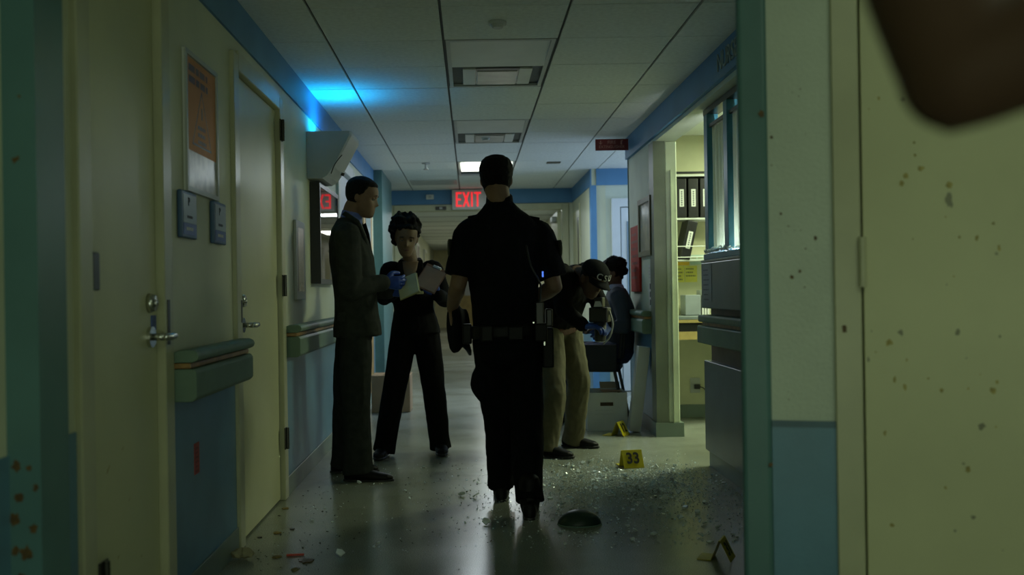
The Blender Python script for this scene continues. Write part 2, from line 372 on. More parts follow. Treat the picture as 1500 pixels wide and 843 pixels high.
# fourth: wood trimmed opening further on
d4b = struct(boxo('door_16', (XL+0.001, XL+0.012, 9.55, 10.35, 0.01, 2.05), mat('honey_wood', (0.42, 0.26, 0.09), 0.4, var=0.2, scale=10)))
boxo('window_pane', (XL+0.012, XL+0.016, 9.72, 10.2, 0.9, 1.9), mat('pane_pale', (0.5, 0.55, 0.55), 0.1), d4b)

# right foreground: short return wall with a door, turned a little towards us
A = V((0.705, 2.60, 0)); dirx = V((0.966, -0.259, 0)).normalized()
rt = math.atan2(dirx.y, dirx.x)
def near_frame(o): o.location = A; o.rotation_euler = (0, 0, rt); return o
wn = near_frame(wall_boxes('wall_near_right', STIP, [(0.075, 0.235, 0, 0.14, 0, CEIL), (0.235, 1.9, 0.0, 0.14, 2.3, CEIL), (1.26, 3.2, 0, 0.14, 0, CEIL)]))
o = boxo('corner_guard', (0.0, 0.075, -0.012, 0.15, 0, CEIL), TEAL, wn, 0.012, 3)
boxo('dado_panel', (0.075, 0.235, -0.004, 0, 0, 0.762), BLUEP, wn)
boxo('dado_edge', (0.075, 0.235, -0.006, 0, 0.748, 0.764), mat('dark_dado_edge', (0.06, 0.13, 0.18), 0.4), wn)
dn = near_frame(struct(boxo('door_17', (0.302, 1.19, -0.012, 0.03, 0.01, 2.2), DOORP, None, 0.002, 1)))
bm = B(); bx(bm, 0.232, 0.297, -0.014, 0.14, 0, 2.29); bx(bm, 1.196, 1.262, -0.014, 0.14, 0, 2.29); bx(bm, 0.297, 1.196, -0.014, 0.14, 2.205, 2.29)
obj('door_frame', bm, FRAMEP, dn, False, 0.003, 1)
for z in (0.30, 1.17, 2.02):
    bm = B(); cyl(bm, (0.2995, -0.022, z-0.063), (0.2995, -0.022, z+0.063), 0.0095, 14)
    for k in (-0.6, -0.2, 0.2, 0.6): cyl(bm, (0.2995, -0.022, z+0.063*k-0.0008), (0.2995, -0.022, z+0.063*k+0.0008), 0.0105, 14)
    obj('hinge', bm, FRAMEP, dn)
rn = random.Random(5)
bmo, bmy, bmk = B(), B(), B()
for i in range(46):
    u = rn.uniform(0.31, 0.62); z = rn.uniform(0.45, 1.62); r = rn.choice((0.002, 0.002, 0.003, 0.004, 0.006, 0.008))
    splat((bmy if rn.random() < .6 else bmk), (u, -0.012, z), (1,0,0), (0,0,1), r if rn.random() < .7 else r*1.2, i+100, rn.choice((1, 1.2, 2.2)))
obj('ochre_spot', bmy, STAINY, dn)['kind'] = 'stuff'
obj('dark_spot', bmk, mat('grey_spot', (0.27, 0.27, 0.18), 0.6), dn)['kind'] = 'stuff'
for i, (u, z, r) in enumerate(((0.105, 1.30, .004), (0.19, 1.235, .005), (0.13, 1.135, .005), (0.15, 1.15, .004), (0.085, 1.50, .004), (0.06, 1.56, .008), (0.255, 1.0, .008), (0.07, 0.65, .006))):
    splat(bmo, (u, -0.0145 if u > 0.23 or u < 0.075 else -0.001, z), (1,0,0), (0,0,1), r, i+200, 1.3)
for i in range(14): splat(bmo, (rn.uniform(.08, .23), -0.001, rn.uniform(.8, 1.75)), (1,0,0), (0,0,1), rn.uniform(.001, .0022), i+230)
obj('rust_spot', bmo, STAIN, wn)['kind'] = 'stuff'
wall_boxes('wall_back', CREAM, [(-3.2, 4.2, -3.2, -3.05, 0, CEIL)])
wall_boxes('wall_lobby_right', CREAM, [(3.3, 3.45, -3.05, 1.95, 0, CEIL)])
# ------------------------------------------------------------------ fixtures on walls and ceiling
def extr(bm, prof, x, y0, y1, sgn):
    "profile points (out, z) extruded along Y, standing out from plane x"
    a = [bm.verts.new((x+sgn*o, y0, z)) for o, z in prof]; b_ = [bm.verts.new((x+sgn*o, y1, z)) for o, z in prof]
    k = len(prof)
    for i in range(k): bm.faces.new((a[i], a[(i+1) % k], b_[(i+1) % k], b_[i]))
    bm.faces.new(a); bm.faces.new(b_)
def handrail(x, y0, y1, sgn, label, dz=0.0):
    t = thing('handrail', label, 'handrail', (x, y0, 0.76+dz))
    l = y1-y0
    def part(name, prof, m, e=0.0):
        bm = B(); extr(bm, [(o, z-0.76) for o, z in prof], 0, -e, l+e, sgn)
        obj(name, bm, m, t, False, 0.004, 2)
    part('bumper_panel', [(0.004, .765), (0.07, .765), (0.085, .78), (0.085, .865), (0.075, .878), (0.004, .878)], RAILG)
    part('wood_strip', [(0.004, .880), (0.066, .880), (0.066, .898), (0.004, .898)], WOOD)
    part('grip_roll', [(0.004, .900), (0.07, .900), (0.088, .908), (0.094, .922), (0.088, .936), (0.07, .944), (0.03, .944), (0.004, .935)], RAILG)
    return t
handrail(XL+0.006, 3.395, 4.28, 1, 'short grey-green handrail with wood strip between the two left doors', -0.018)
handrail(XL+0.006, 5.46, 7.66, 1, 'long grey-green handrail beyond the second left door behind the suited man')
handrail(XR-0.006, 7.62, 8.70, -1, 'pale grey handrail under the framed picture on the right wall')
# red sticker
st = boxo('red_sticker', (XL+0.005, XL+0.007, 3.655, 3.72, 0.45, 0.565), mat('red_sticker', (0.42, 0.05, 0.03), 0.5))
tag(st, 'small upright red sticker on the blue dado below the short handrail', 'sticker')
bm = B(); lines(bm, (XL+0.0071, 3.665, 0.55), (0,1,0), (0,0,1), 0.045, 6, 0.017, 0.008, 3); obj('printed_text', bm, mat('sticker_print', (0.20, 0.02, 0.015), 0.5), st)

# poster on the left wall
t = thing('warning_poster', 'framed orange warning poster with a triangle above two small signs', 'poster', (XL+0.001, 3.59, 1.495))
W_, H_ = 0.45, 0.52
boxo('backing', (0, 0.008, 0, W_, 0, H_), PAPER, t)
boxo('orange_sheet', (0.0082, 0.0095, 0.022, W_-0.02, 0.155, H_-0.02), mat('orange_print', (0.62, 0.25, 0.07), 0.65, var=0.06), t)
boxo('glare_sheet', (0.0082, 0.0095, 0.022, W_-0.02, 0.02, 0.155), mat('painted_glare', (0.48, 0.46, 0.40), 0.3, var=0.35, scale=16), t)  # pale blotchy sheet paints the glare on the poster's lower glass
bm = B()
bx(bm, 0.008, 0.016, 0, W_, 0, 0.018); bx(bm, 0.008, 0.016, 0, W_, H_-0.018, H_); bx(bm, 0.008, 0.016, 0, 0.018, 0.018, H_-0.018); bx(bm, 0.008, 0.016, W_-0.018, W_, 0.018, H_-0.018)
obj('frame', bm, METG, t)
bm = B(); lines(bm, (0.0096, 0.05, 0.475), (0,1,0), (0,0,1), 0.34, 2, 0.042, 0.026, 8); 
obj('heading_text', bm, mat('dark_red_ink', (0.10, 0.03, 0.01), 0.5), t)
bm = B()
a, b_, c = V((0.0097, 0.225, 0.395)), V((0.0097, 0.095, 0.185)), V((0.0097, 0.355, 0.185))
def bar(bm, p, q, wd, nx=V((1,0,0))):
    d = (q-p).normalized(); s_ = nx.cross(d)*wd/2
    quad(bm, [p-s_-d*wd/2, q-s_+d*wd/2, q+s_+d*wd/2, p+s_-d*wd/2])
bar(bm, a, b_, 0.008); bar(bm, b_, c, 0.008); bar(bm, c, a, 0.008)
obj('triangle', bm, mat('grey_ink', (0.07, 0.07, 0.09), 0.5), t)
bm = B(); lines(bm, (0.0097, 0.165, 0.262), (0,1,0), (0,0,1), 0.13, 3, 0.027, 0.014, 12); bx(bm, 0.0096, 0.0099, 0.218, 0.232, 0.29, 0.335); obj('triangle_text', bm, mat('grey_ink', (0.07, 0.07, 0.09)), t)
def wall_sign(y, label):
    t = thing('room_sign', label, 'sign', (XL+0.001, y, 1.32))
    bm = B(); bx(bm, 0, 0.018, 0, 0.195, 0, 0.17); obj('back_plate', bm, mat('blue_sign_plate', (0.05, 0.11, 0.22), 0.4), t, False, 0.006, 3)
    boxo('insert', (0.0182, 0.0195, 0.018, 0.18, 0.055, 0.158), mat('grey_insert', (0.24, 0.30, 0.32), 0.35), t)
    boxo('blue_strip', (0.0182, 0.0195, 0.018, 0.18, 0.012, 0.053), mat('royal_blue_print', (0.03, 0.08, 0.30), 0.4), t)
    text('lettering', 'P', 0.045, (0.0202, 0.085, 0.13), (0,1,0), (0,0,1), INK, t)
    bm = B(); lines(bm, (0.0196, 0.06, 0.082), (0,1,0), (0,0,1), 0.08, 1, 0.02, 0.010, 5); obj('printed_text', bm, INK, t)
    bm = B(); lines(bm, (0.0196, 0.05, 0.040), (0,1,0), (0,0,1), 0.09, 1, 0.02, 0.012, 6); obj('white_text', bm, PAPER, t)
wall_sign(3.50, 'blue and grey room sign on the left wall, nearer the first door')
wall_sign(3.94, 'blue and grey room sign on the left wall, nearer the second door')

# wedge-shaped wall uplight
t = thing('uplight', 'grey wedge-shaped wall uplight casting a cyan glow on the ceiling', 'wall light', (XL+0.001, 6.32, 1.85))
bm = B()
prof = [(0.0, 0.0), (0.10, 0.0), (0.135, 0.02), (0.175, 0.075), (0.25, 0.21), (0.285, 0.275), (0.285, 0.30), (0.0, 0.30)]
l0 = []
for y, k, zz in ((0.0, 0.96, 0.0), (0.03, 1.0, 0.0), (0.44, 1.0, 0.0), (0.47, 0.95, 0.0)):
    l0.append([bm.verts.new((o*k, y, z)) for o, z in prof])
for r_, q_ in zip(l0, l0[1:]):
    for i in range(len(prof)):
        if i == 6: continue
        bm.faces.new((r_[i], r_[(i+1) % 8], q_[(i+1) % 8], q_[i]))
bm.faces.new(l0[0]); bm.faces.new(l0[-1])
hs = obj('housing', bm, METG, t)
bm = B(); bx(bm, 0.03, 0.23, 0.02, 0.45, 0.255, 0.26); obj('lens', bm, mat('cyan_lens', (0.1, 0.5, 0.8), 0.3, emit=(0.0, 0.45, 1.0), es=1.2), t)
bm = B()
cyl(bm, (0.18, 0.30, 0.062), (0.20, 0.30, 0.055), 0.011); obj('sensor', bm, BLACKP, t)
bm = B(); tube(bm, [(0.225, -0.001, 0.145), (0.18, -0.001, 0.09), (0.155, -0.001, 0.03)], 0.003); obj('seam', bm, DARKM, t)

# framed pieces on the left wall
BKG = mat('black_frame', (0.012, 0.012, 0.014), 0.35, var=0.1)
t = thing('framed_picture', 'large black framed glazed picture under the wall uplight reflecting the exit sign', 'picture', (XL+0.001, 6.42, 1.18))
bm = B(); fw_, fh = 0.90, 0.66
bx(bm, 0, 0.065, 0, 0.03, 0, fh); bx(bm, 0, 0.065, fw_-0.03, fw_, 0, fh); bx(bm, 0, 0.065, 0.03, fw_-0.03, 0, 0.03); bx(bm, 0, 0.065, 0.03, fw_-0.03, fh-0.03, fh)
obj('frame', bm, BKG, t)
boxo('glazing', (0.02, 0.061, 0.03, fw_-0.03, 0.03, fh-0.03), mat('dark_glazing', (0.065, 0.055, 0.06), 0.012, var=0.3, spec=1.0), t)
t = thing('narrow_picture', 'narrow pale framed photograph strip beside the second left door', 'picture', (XL+0.001, 5.80, 1.08))
bm = B(); bx(bm, 0, 0.018, 0, 0.30, 0, 0.47); obj('frame', bm, METG, t, False, 0.003, 1)
boxo('print', (0.0182, 0.019, 0.05, 0.25, 0.05, 0.43), mat('dark_photo', (0.20, 0.16, 0.15), 0.25, c2=(0.02, 0.02, 0.025), scale=9), t)
t = thing('framed_picture', 'grey framed pale picture on the right wall above the notices', 'picture', (XR-0.001, 7.56, 1.37))
bm = B(); bx(bm, -0.03, 0, 0, 0.04, 0, 0.46); bx(bm, -0.03, 0, 0.5, 0.54, 0, 0.46); bx(bm, -0.03, 0, 0.04, 0.5, 0, 0.04); bx(bm, -0.03, 0, 0.04, 0.5, 0.42, 0.46); obj('frame', bm, mat('olive_frame', (0.20, 0.18, 0.11), 0.4), t)
boxo('print', (-0.018, 0, 0.04, 0.5, 0.04, 0.42), mat('pale_landscape', (0.50, 0.50, 0.46), 0.2, c2=(0.33, 0.35, 0.36), scale=7), t)
t = thing('placard', 'tall red placard near the corner of the right wall', 'placard', (XR-0.001, 8.12, 1.09))
boxo('panel', (-0.02, 0, 0, 0.42, 0, 0.55), mat('red_placard', (0.45, 0.035, 0.025), 0.6, spec=0.2), t, 0.003, 1)
bm = B(); lines(bm, (-0.0202, 0.36, 0.49), (0,-1,0), (0,0,1), 0.3, 7, 0.06, 0.022, 4); obj('printed_text', bm, mat('dark_red_print', (0.24, 0.02, 0.02), 0.5), t)
for i, (z0, z1, lab) in enumerate(((1.175, 1.30, 'plain white notice below the grey framed picture'), (0.96, 1.165, 'white notice with three dark blocks just above the right handrail'))):
    n_ = tag(boxo('notice', (XR-0.003, XR-0.001, 7.56, 7.80, z0, z1), PAPER), lab, 'notice')
    bm = B()
    if i: 
        for k in range(3): bx(bm, XR-0.0036, XR-0.003, 7.61, 7.75, z1-0.055-k*0.062, z1-0.012-k*0.062)
    else: lines(bm, (XR-0.0032, 7.78, z1-0.02), (0,-1,0), (0,0,1), 0.19, 4, 0.025, 0.008, 9)
    obj('printed_text', bm, INK if i else METG, n_)
# flag sign
t = thing('flag_sign', 'dark red fire extinguisher sign standing out from the right wall under the ceiling', 'sign', (1.085, 8.5, 2.305))
boxo('panel', (0, 0.283, 0, 0.008, 0, 0.098), mat('maroon_sign', (0.16, 0.012, 0.012), 0.4), t)
PINK = mat('faded_pink_print', (0.45, 0.22, 0.18), 0.5)
text('lettering', 'FIRE', 0.040, (0.14, -0.0008, 0.068), (1,0,0), (0,0,1), PINK, t)
text('lettering', 'EXTINGUISHER', 0.034, (0.14, -0.0008, 0.030), (1,0,0), (0,0,1), PINK, t, sx=0.95)
bm = B(); a0 = V((0.045, -0.0008, 0.05)); quad(bm, [a0, a0+V((.018,0,.02)), a0+V((0,0,.012)), a0+V((-.018,0,.02))]); bx(bm, .041, .049, -.0009, -.0003, .06, .085); obj('arrow', bm, PINK, t)
bm = B(); cyl(bm, (0.222, -0.001, 0.05), (0.222, -0.001, 0.078), 0.007, 10); bx(bm, 0.218, 0.236, -0.003, -0.0005, 0.079, 0.087); obj('extinguisher_symbol', bm, PINK, t)
# exit sign
t = thing('exit_sign', 'white exit sign with lit red letters over the far double doors', 'sign', (-0.225, 12.66, 2.165))
boxo('housing', (0, 0.45, 0, 0.08, 0, 0.255), METW, t, 0.008, 2)
REDL = mat('lit_red_letters', (0.6, 0.02, 0.02), 0.4, emit=(1.0, 0.03, 0.04), es=0.85)
bm = B(); bx(bm, 0.02, 0.43, -0.004, -0.001, 0.02, 0.235); obj('face_plate', bm, mat('exit_face', (0.55, 0.56, 0.55), 0.35), t)
def letter(rects, x0):
    bm = B()
    for r_ in rects:
        if len(r_) == 4: bx(bm, x0+r_[0], x0+r_[1], -0.010, -0.004, 0.035+r_[2], 0.035+r_[3])
        else:
            q = [(x0+r_[i], 0.035+r_[i+1]) for i in range(0, 8, 2)]
            fr_ = [bm.verts.new((p[0], -0.010, p[1])) for p in q]; bk = [bm.verts.new((p[0], -0.004, p[1])) for p in q]
            bm.faces.new(fr_); bm.faces.new(bk)
            for i in range(4): bm.faces.new((fr_[i], fr_[(i+1) % 4], bk[(i+1) % 4], bk[i]))
    obj('letter', bm, REDL, t)
hL, sw = 0.185, 0.022
letter([(0, sw, 0, hL), (sw, .075, 0, sw), (sw, .065, hL/2-sw/2, hL/2+sw/2), (sw, .075, hL-sw, hL)], 0.05)
letter([(0, 0, .024, 0, .092, hL, .068, hL), (.068, 0, .092, 0, .024, hL, 0, hL)], 0.135)
letter([(0, sw, 0, hL)], 0.243)
letter([(0, .088, hL-sw, hL), (.033, .055, 0, hL-sw)], 0.282)
bm = B(); cyl(bm, (0.05, 0.04, 0.255), (0.05, 0.04, 0.262), 0.006); obj('stem', bm, METW, t)

# troffers
def troffer(k0, label, lit):
    x0, x1 = GX[2]+0.012, GX[3]-0.012; y0 = Y0+k0*ST+0.01; y1 = Y0+(k0+2)*ST-0.01
    t = thing('ceiling_light', label, 'ceiling light', (x0, y0, CEIL), 0, None if lit else 'unlit ceiling troffers')
    wx, ly = x1-x0, y1-y0
    bm = B()
    bx(bm, 0, 0.022, 0, ly, 0, 0.016); bx(bm, wx-0.022, wx, 0, ly, 0, 0.016); bx(bm, 0.022, wx-0.022, 0, 0.03, 0, 0.016); bx(bm, 0.022, wx-0.022, ly-0.03, ly, 0, 0.016)
    obj('frame', bm, METG, t)
    # sloping reflector pan in the near half
    bm = B(); quad(bm, [(0.022, 0.03, 0.019), (wx-0.022, 0.03, 0.019), (wx-0.022, 0.03, 0.004), (0.022, 0.03, 0.004)])
    quad(bm, [(0.022, 0.10, 0.019), (wx-0.022, 0.10, 0.019), (wx-0.022, ly*0.50, -0.004), (0.022, ly*0.50, -0.004)])
    obj('reflector_pan', bm, METW, t)
    ya, yb = ly*0.50, ly-0.03
    m = mat('lit_lens', (0.8, 0.8, 0.75), 0.3, emit=(0.95, 1.0, 0.86), es=3.0) if lit else mat('unlit_lens', (0.34, 0.37, 0.36), 0.15, c2=(0.24, 0.27, 0.27), scale=14)
    if lit:
        boxo('lens', (0.03, wx-0.03, 0.06, ly*0.55, -0.016, -0.008), m, t)
    else:
        bm = B(); bx(bm, 0.085, wx-0.085, ya+0.03, yb-0.085, -0.004, 0.012); obj('lens', bm, m, t, False, 0.004, 1)
        bm = B(); bx(bm, 0.17, wx-0.17, ya+0.10, yb-0.10, -0.012, -0.005); obj('lamp_cover', bm, mat('lamp_cover', (0.46, 0.48, 0.46), 0.2), t, False, 0.003, 1)
        boxo('lamp_socket', (0.16, wx-0.16, ya+0.03, ya+0.085, -0.008, -0.004), DARKM, t)
        for q in ((0.085, 0.16), (wx-0.16, wx-0.085)): boxo('lamp_end', (q[0], q[1], ya+0.04, yb-0.10, -0.010, -0.005), METW, t)
    return t
troffer(1, 'unlit recessed troffer nearest in the corridor ceiling, with dim glass lens', False)
troffer(5, 'unlit recessed troffer midway along the corridor ceiling', False)
troffer(9, 'brightly lit white troffer near the far end of the corridor ceiling', True)
for y, lab in ((15.0, 'lit troffer just past the far double doors'), (20.0, 'lit troffer midway down the far corridor'), (25.0, 'lit troffer deepest in the far corridor')):
    t = thing('ceiling_light', lab, 'ceiling light', (0.14, y, CEIL-0.01))
    boxo('frame', (0, 0.56, 0, 1.2, -0.005, 0.01), METW, t); boxo('lens', (0.03, 0.53, 0.03, 1.17, -0.012, -0.0055), mat('lit_lens', (0.8,)*3), t)
def disk(name, x, y, r, lab, cat_, m=METW):
    t = thing(name, lab, cat_, (x, y, CEIL+0.001))
    bm = B(); cyl(bm, (0,0,-0.012), (0,0,0), r, 20); obj('base', bm, m, t)
    bm = B(); cyl(bm, (0,0,-0.03), (0,0,-0.0125), r*0.55, 20, r*0.8); obj('cap', bm, m, t)
disk('smoke_detector', 0.15, 4.86, 0.045, 'white smoke detector on the ceiling nearest the viewer', 'smoke detector', METG)
disk('smoke_detector', 0.145, 8.45, 0.05, 'white smoke detector beyond the middle troffer', 'smoke detector', METG)
t = thing('sprinkler', 'small ceiling sprinkler head over the woman', 'sprinkler', (-0.44, 10.1, CEIL+0.001))
bm = B(); cyl(bm, (0,0,-0.01), (0,0,0), 0.04, 18); obj('escutcheon', bm, METG, t)
bm = B(); cyl(bm, (0,0,-0.06), (0,0,-0.011), 0.012, 10); cyl(bm, (0,0,-0.066), (0,0,-0.0605), 0.028, 14); obj('deflector', bm, CHROME, t)
t = thing('ceiling_vent', 'small dark slot vent in the ceiling near the far right', 'vent', (0.80, 10.15, CEIL+0.001))
boxo('slot', (0, 0.14, 0, 0.12, -0.006, 0), DARKM, t)
t = thing('speaker_grille', 'square ceiling speaker grille near the far band', 'speaker', (-0.70, 11.6, CEIL+0.001))
boxo('plate', (0, 0.55, 0, 0.5, -0.008, 0), METG, t)
t = thing('motion_sensor', 'small pale sensor on the blue band left of the exit sign', 'sensor', (-0.56, 12.74, 2.31))
boxo('case', (0, 0.10, 0, 0.047, 0, 0.06), METW, t, 0.004, 1); boxo('eye', (0.03, 0.07, -0.004, 0, 0.015, 0.045), METG, t)
t = thing('door_holder', 'small dark holder box on the far door header', 'door holder', (-0.44, 12.735, 2.17))
boxo('case', (0, 0.14, 0, 0.034, 0, 0.045), DARKM, t, 0.004, 1); boxo('label', (0.05, 0.09, -0.002, 0, 0.01, 0.035), METG, t)

# ------------------------------------------------------------------ nurse station counter and window (right)
CY0, CY1 = 4.26, 6.22; CXF = 1.445
cnt = thing('counter', 'grey laminate nurse station counter front with bumper rails', 'counter', (CXF, CY0, 0))
l = CY1-CY0
boxo('plinth', (0.03, 0.20, 0, l-0.02, 0.001, 0.10), BASEG, cnt)
boxo('lower_panel', (0.01, 0.20, 0, l, 0.10, 0.66), GREYL, cnt, 0.004, 1)
boxo('recess_board', (0.05, 0.20, 0, l-0.03, 0.66, 0.77), WOODD, cnt)
boxo('bumper_panel', (-0.03, 0.20, 0, l+0.01, 0.77, 0.878), RAILG, cnt, 0.008, 2)
boxo('wood_strip', (0.0, 0.20, 0, l-0.01, 0.88, 0.898), WOOD, cnt)
boxo('grip_roll', (-0.025, 0.20, 0, l+0.01, 0.90, 0.945), RAILG, cnt, 0.012, 3)
boxo('recess_board', (0.05, 0.20, 0, l-0.03, 0.946, 0.985), WOODD, cnt)
boxo('upper_panel', (0.0, 0.20, 0, l, 0.986, 1.268), GREYL, cnt, 0.006, 2)
boxo('top_edge', (-0.002, 0.20, 0, l+0.002, 1.270, 1.285), METG, cnt, 0.003, 1)
n_ = tag(boxo('notice', (CXF-0.0025, CXF-0.0005, 5.95, 6.17, 1.03, 1.255), mat('grey_notice', (0.28, 0.31, 0.32), 0.6)), 'grey paper notice taped to the far end of the counter front', 'notice')
bm = B(); lines(bm, (CXF-0.0026, 6.15, 1.225), (0,-1,0), (0,0,1), 0.16, 7, 0.03, 0.008, 14); obj('printed_text', bm, mat('grey_print', (0.12, 0.13, 0.14)), n_)
win = thing('reception_window', 'teal framed reception window with ribbed panes above the counter', 'window', (CXF+0.015, CY0, 1.286))
wh = 2.215-1.286
def post(y, wd): boxo('mullion', (0, 0.07, y-wd/2, y+wd/2, 0.04, wh-0.035), TEALF, win, 0.003, 1)
boxo('sill', (-0.01, 0.10, 0, l-0.05, 0.0, 0.035), TEALF, win, 0.003, 1)
boxo('head', (0, 0.08, 0, l-0.05, wh-0.035, wh), DARKM, win)
for y in (l-0.10, l-0.57, l-1.04, l-1.51, 0.04): post(y, 0.085)
boxo('transom', (0.012, 0.055, 0.09, l-0.15, wh-0.12, wh-0.10), DARKM, win)
RIB = mat('ribbed_pane', (0.46, 0.49, 0.43), 0.25, var=0.04)
nt = RIB.node_tree; bb = nt.nodes['Principled BSDF']; out = nt.nodes['Material Output']
tl = nt.nodes.new('ShaderNodeBsdfTranslucent'); tl.inputs[0].default_value = (0.75, 0.82, 0.74, 1)
ms = nt.nodes.new('ShaderNodeMixShader'); ms.inputs[0].default_value = 0.28
nt.links.new(bb.outputs[0], ms.inputs[1]); nt.links.new(tl.outputs[0], ms.inputs[2]); nt.links.new(ms.outputs[0], out.inputs['Surface'])
ys = [0.04, l-1.51, l-1.04, l-0.57, l-0.10]
for a0, b0 in zip(ys, ys[1:]):
    bm = B(); y0, y1 = a0+0.045, b0-0.045; k = 48; v0 = []
    for i in range(k+1):
        y = y0+(y1-y0)*i/k; x = 0.036+0.014*math.cos(2*math.pi*5*i/k)
        v0.append((bm.verts.new((x, y, 0.045)), bm.verts.new((x, y, wh-0.125)), bm.verts.new((x+0.003, y, 0.045)), bm.verts.new((x+0.003, y, wh-0.125))))
    for p_, q_ in zip(v0, v0[1:]):
        bm.faces.new((p_[0], q_[0], q_[1], p_[1])); bm.faces.new((p_[2], p_[3], q_[3], q_[2]))
    obj('ribbed_pane', bm, RIB, win, True)
GLASS = mat('broken_glass', (0.80, 0.87, 0.92), 0.08, var=0.15, spec=1.0)
def chip(bm, c, r, rn):
    c = V(c); nrm = V((rn.gauss(0, .5), rn.gauss(0, .5), 1)).normalized(); u = nrm.orthogonal().normalized(); v = nrm.cross(u)
    k = rn.choice((3, 4, 4, 5)); a0 = rn.uniform(0, 6.28); h = r*rn.uniform(.25, .55)
    ring = [c+(u*math.cos(a0+2*math.pi*i/k)+v*math.sin(a0+2*math.pi*i/k))*r*rn.uniform(.6, 1.2) for i in range(k)]
    low = min(p.z for p in ring)
    a_ = [bm.verts.new(p+V((0,0,c.z-low))) for p in ring]; b_ = [bm.verts.new(v_.co+nrm*h) for v_ in a_]
    bm.faces.new(a_[::-1]); bm.faces.new(b_)
    for i in range(k): bm.faces.new((a_[i], a_[(i+1) % k], b_[(i+1) % k], b_[i]))
rn = random.Random(21)
bm = B()
for i in range(260): 
    y = CY1-0.08-abs(rn.gauss(0, 0.33)); chip(bm, (CXF+rn.uniform(-.0, .045), max(y, CY0+.1), 1.322+abs(rn.gauss(0, 0.008))), rn.uniform(.006, .016), rn)
o = obj('glass_heap', bm, GLASS); o['kind'] = 'stuff'; tag(o, 'crumbled glass heaped along the reception window sill', 'glass')
# letters on the blue band over the counter
ls = thing('station_lettering', 'pale raised letters on the blue band above the reception window', 'lettering', (XR-0.028, 5.42, 2.335))
text('lettering', 'NURSES', 0.14, (-0.004, 0.02, 0), (0,-1,0), (0,0,1), mat('pale_letters', (0.30, 0.38, 0.36), 0.5), ls, 0.003, 'LEFT')

# ------------------------------------------------------------------ doorway post and office
struct(obj('trim_4', (lambda bm: (bx(bm, XR-0.02, XR+0.068, 7.44, 7.62, 0.105, 2.22), bm)[1])(B()), mat('olive_post', (0.15, 0.175, 0.125), 0.45)))
struct(boxo('trim_5', (XR+0.069, XR+0.155, 7.44, 7.50, 0.105, 2.22), mat('pale_green_jamb', (0.50, 0.56, 0.40), 0.45), None, 0.006, 1))
struct(boxo('trim_6', (XR+0.105, XR+0.113, 7.425, 7.44, 0.105, 2.0), mat('pale_green_jamb', (0.5,)*3)))
struct(boxo('baseboard_post', (XR-0.03, XR+0.18, 7.425, 7.63, 0, 0.105), BASEG))
OFY = 8.55
OFC = mat('office_yellow_wall', (0.56, 0.56, 0.36), 0.5, var=0.05)
wo = wall_boxes('wall_office', OFC, [(XR+T, 4.0, OFY, 8.70, 0, CEIL), (3.85, 4.0, 2.9, OFY, 0, CEIL)])
boxo('baseboard', (XR+T, 3.85, OFY-0.012, OFY, 0, 0.11), BASEG, wo)
t = thing('outlet', 'grey wall outlet with a black plug under the office desk', 'outlet', (1.875, OFY-0.001, 0.21))
boxo('cover_plate', (0, 0.085, -0.008, 0, 0, 0.13), METG, t, 0.002, 1); boxo('plug', (0.03, 0.08, -0.04, -0.008, 0.035, 0.075), BLACKP, t, 0.006, 2)
bm = B(); tube(bm, [(0.075, -0.03, 0.055), (0.12, -0.035, 0.03), (0.15, -0.03, -0.08), (0.17, -0.03, -0.20)], 0.004); obj('power_cord', bm, BLACKP, t, True)
t = thing('desk', 'yellow wood office desk with a black drawer gap inside the doorway', 'desk', (1.60, 7.95, 0))
boxo('desktop', (0, 2.2, 0, 0.585, 0.86, 0.885), mat('grey_desktop', (0.16, 0.19, 0.19), 0.4), t, 0.003, 1)
boxo('top_edge', (0, 2.2, 0.002, 0.02, 0.835, 0.859), mat('yellow_wood', (0.40, 0.30, 0.11), 0.4, var=0.2, scale=9), t)
boxo('drawer', (0.06, 0.9, 0.015, 0.4, 0.765, 0.834), BLACKP, t)
boxo('lower_rail', (0, 2.2, 0.0, 0.03, 0.70, 0.763), mat('yellow_wood', (0.4,)*3), t)
for x in (1.0, 2.14): boxo('leg', (x, x+0.05, 0.03, 0.55, 0.001, 0.70), METG, t)
boxo('leg', (0.0, 0.04, 0.40, 0.55, 0.001, 0.70), METG, t)
# shelves with binders
sh = thing('binder_shelf', 'white two-tier wire wall shelf holding black binders in the office', 'shelf', (1.62, OFY-0.29, 1.34))
boxo('upper_board', (0, 1.3, 0, 0.28, 0.345, 0.36), METW, sh)
boxo('top_board', (0, 1.3, 0.0, 0.28, 0.705, 0.72), METW, sh)
boxo('top_shadow_strip', (0, 1.3, -0.004, 0.0, 0.725, 0.745), BLACKP, sh)  # black strip paints a shadow line above the top board
for k in (0.03, 0.12): 
    bm = B(); tube(bm, [(0, -0.03, k), (1.3, -0.03, k)], 0.004); obj('wire', bm, METW, sh)
for x in (0.0, 1.28): boxo('bracket', (x, x+0.02, 0.02, 0.28, 0.0, 0.70), METW, sh)
boxo('lower_board', (0, 1.3, 0, 0.28, 0.0, 0.012), METW, sh)
def binder(x, z, rot, label):
    t = thing('binder', label, 'binder', (x, OFY-0.30, z), 0, 'black binders on the office shelf'); t.rotation_euler = (0, rot, 0)
    boxo('cover', (0, 0.082, 0, 0.26, 0, 0.325), BLACKP, t, 0.006, 2)
    boxo('spine_label', (0.024, 0.06, -0.002, 0, 0.09, 0.235), PAPER, t)
    bm = B(); 
    for k in range(7): bx(bm, 0.036, 0.048, -0.003, -0.002, 0.10+k*.018, 0.112+k*.018)
    obj('printed_text', bm, mat('grey_print', (0.1,)*3), t)
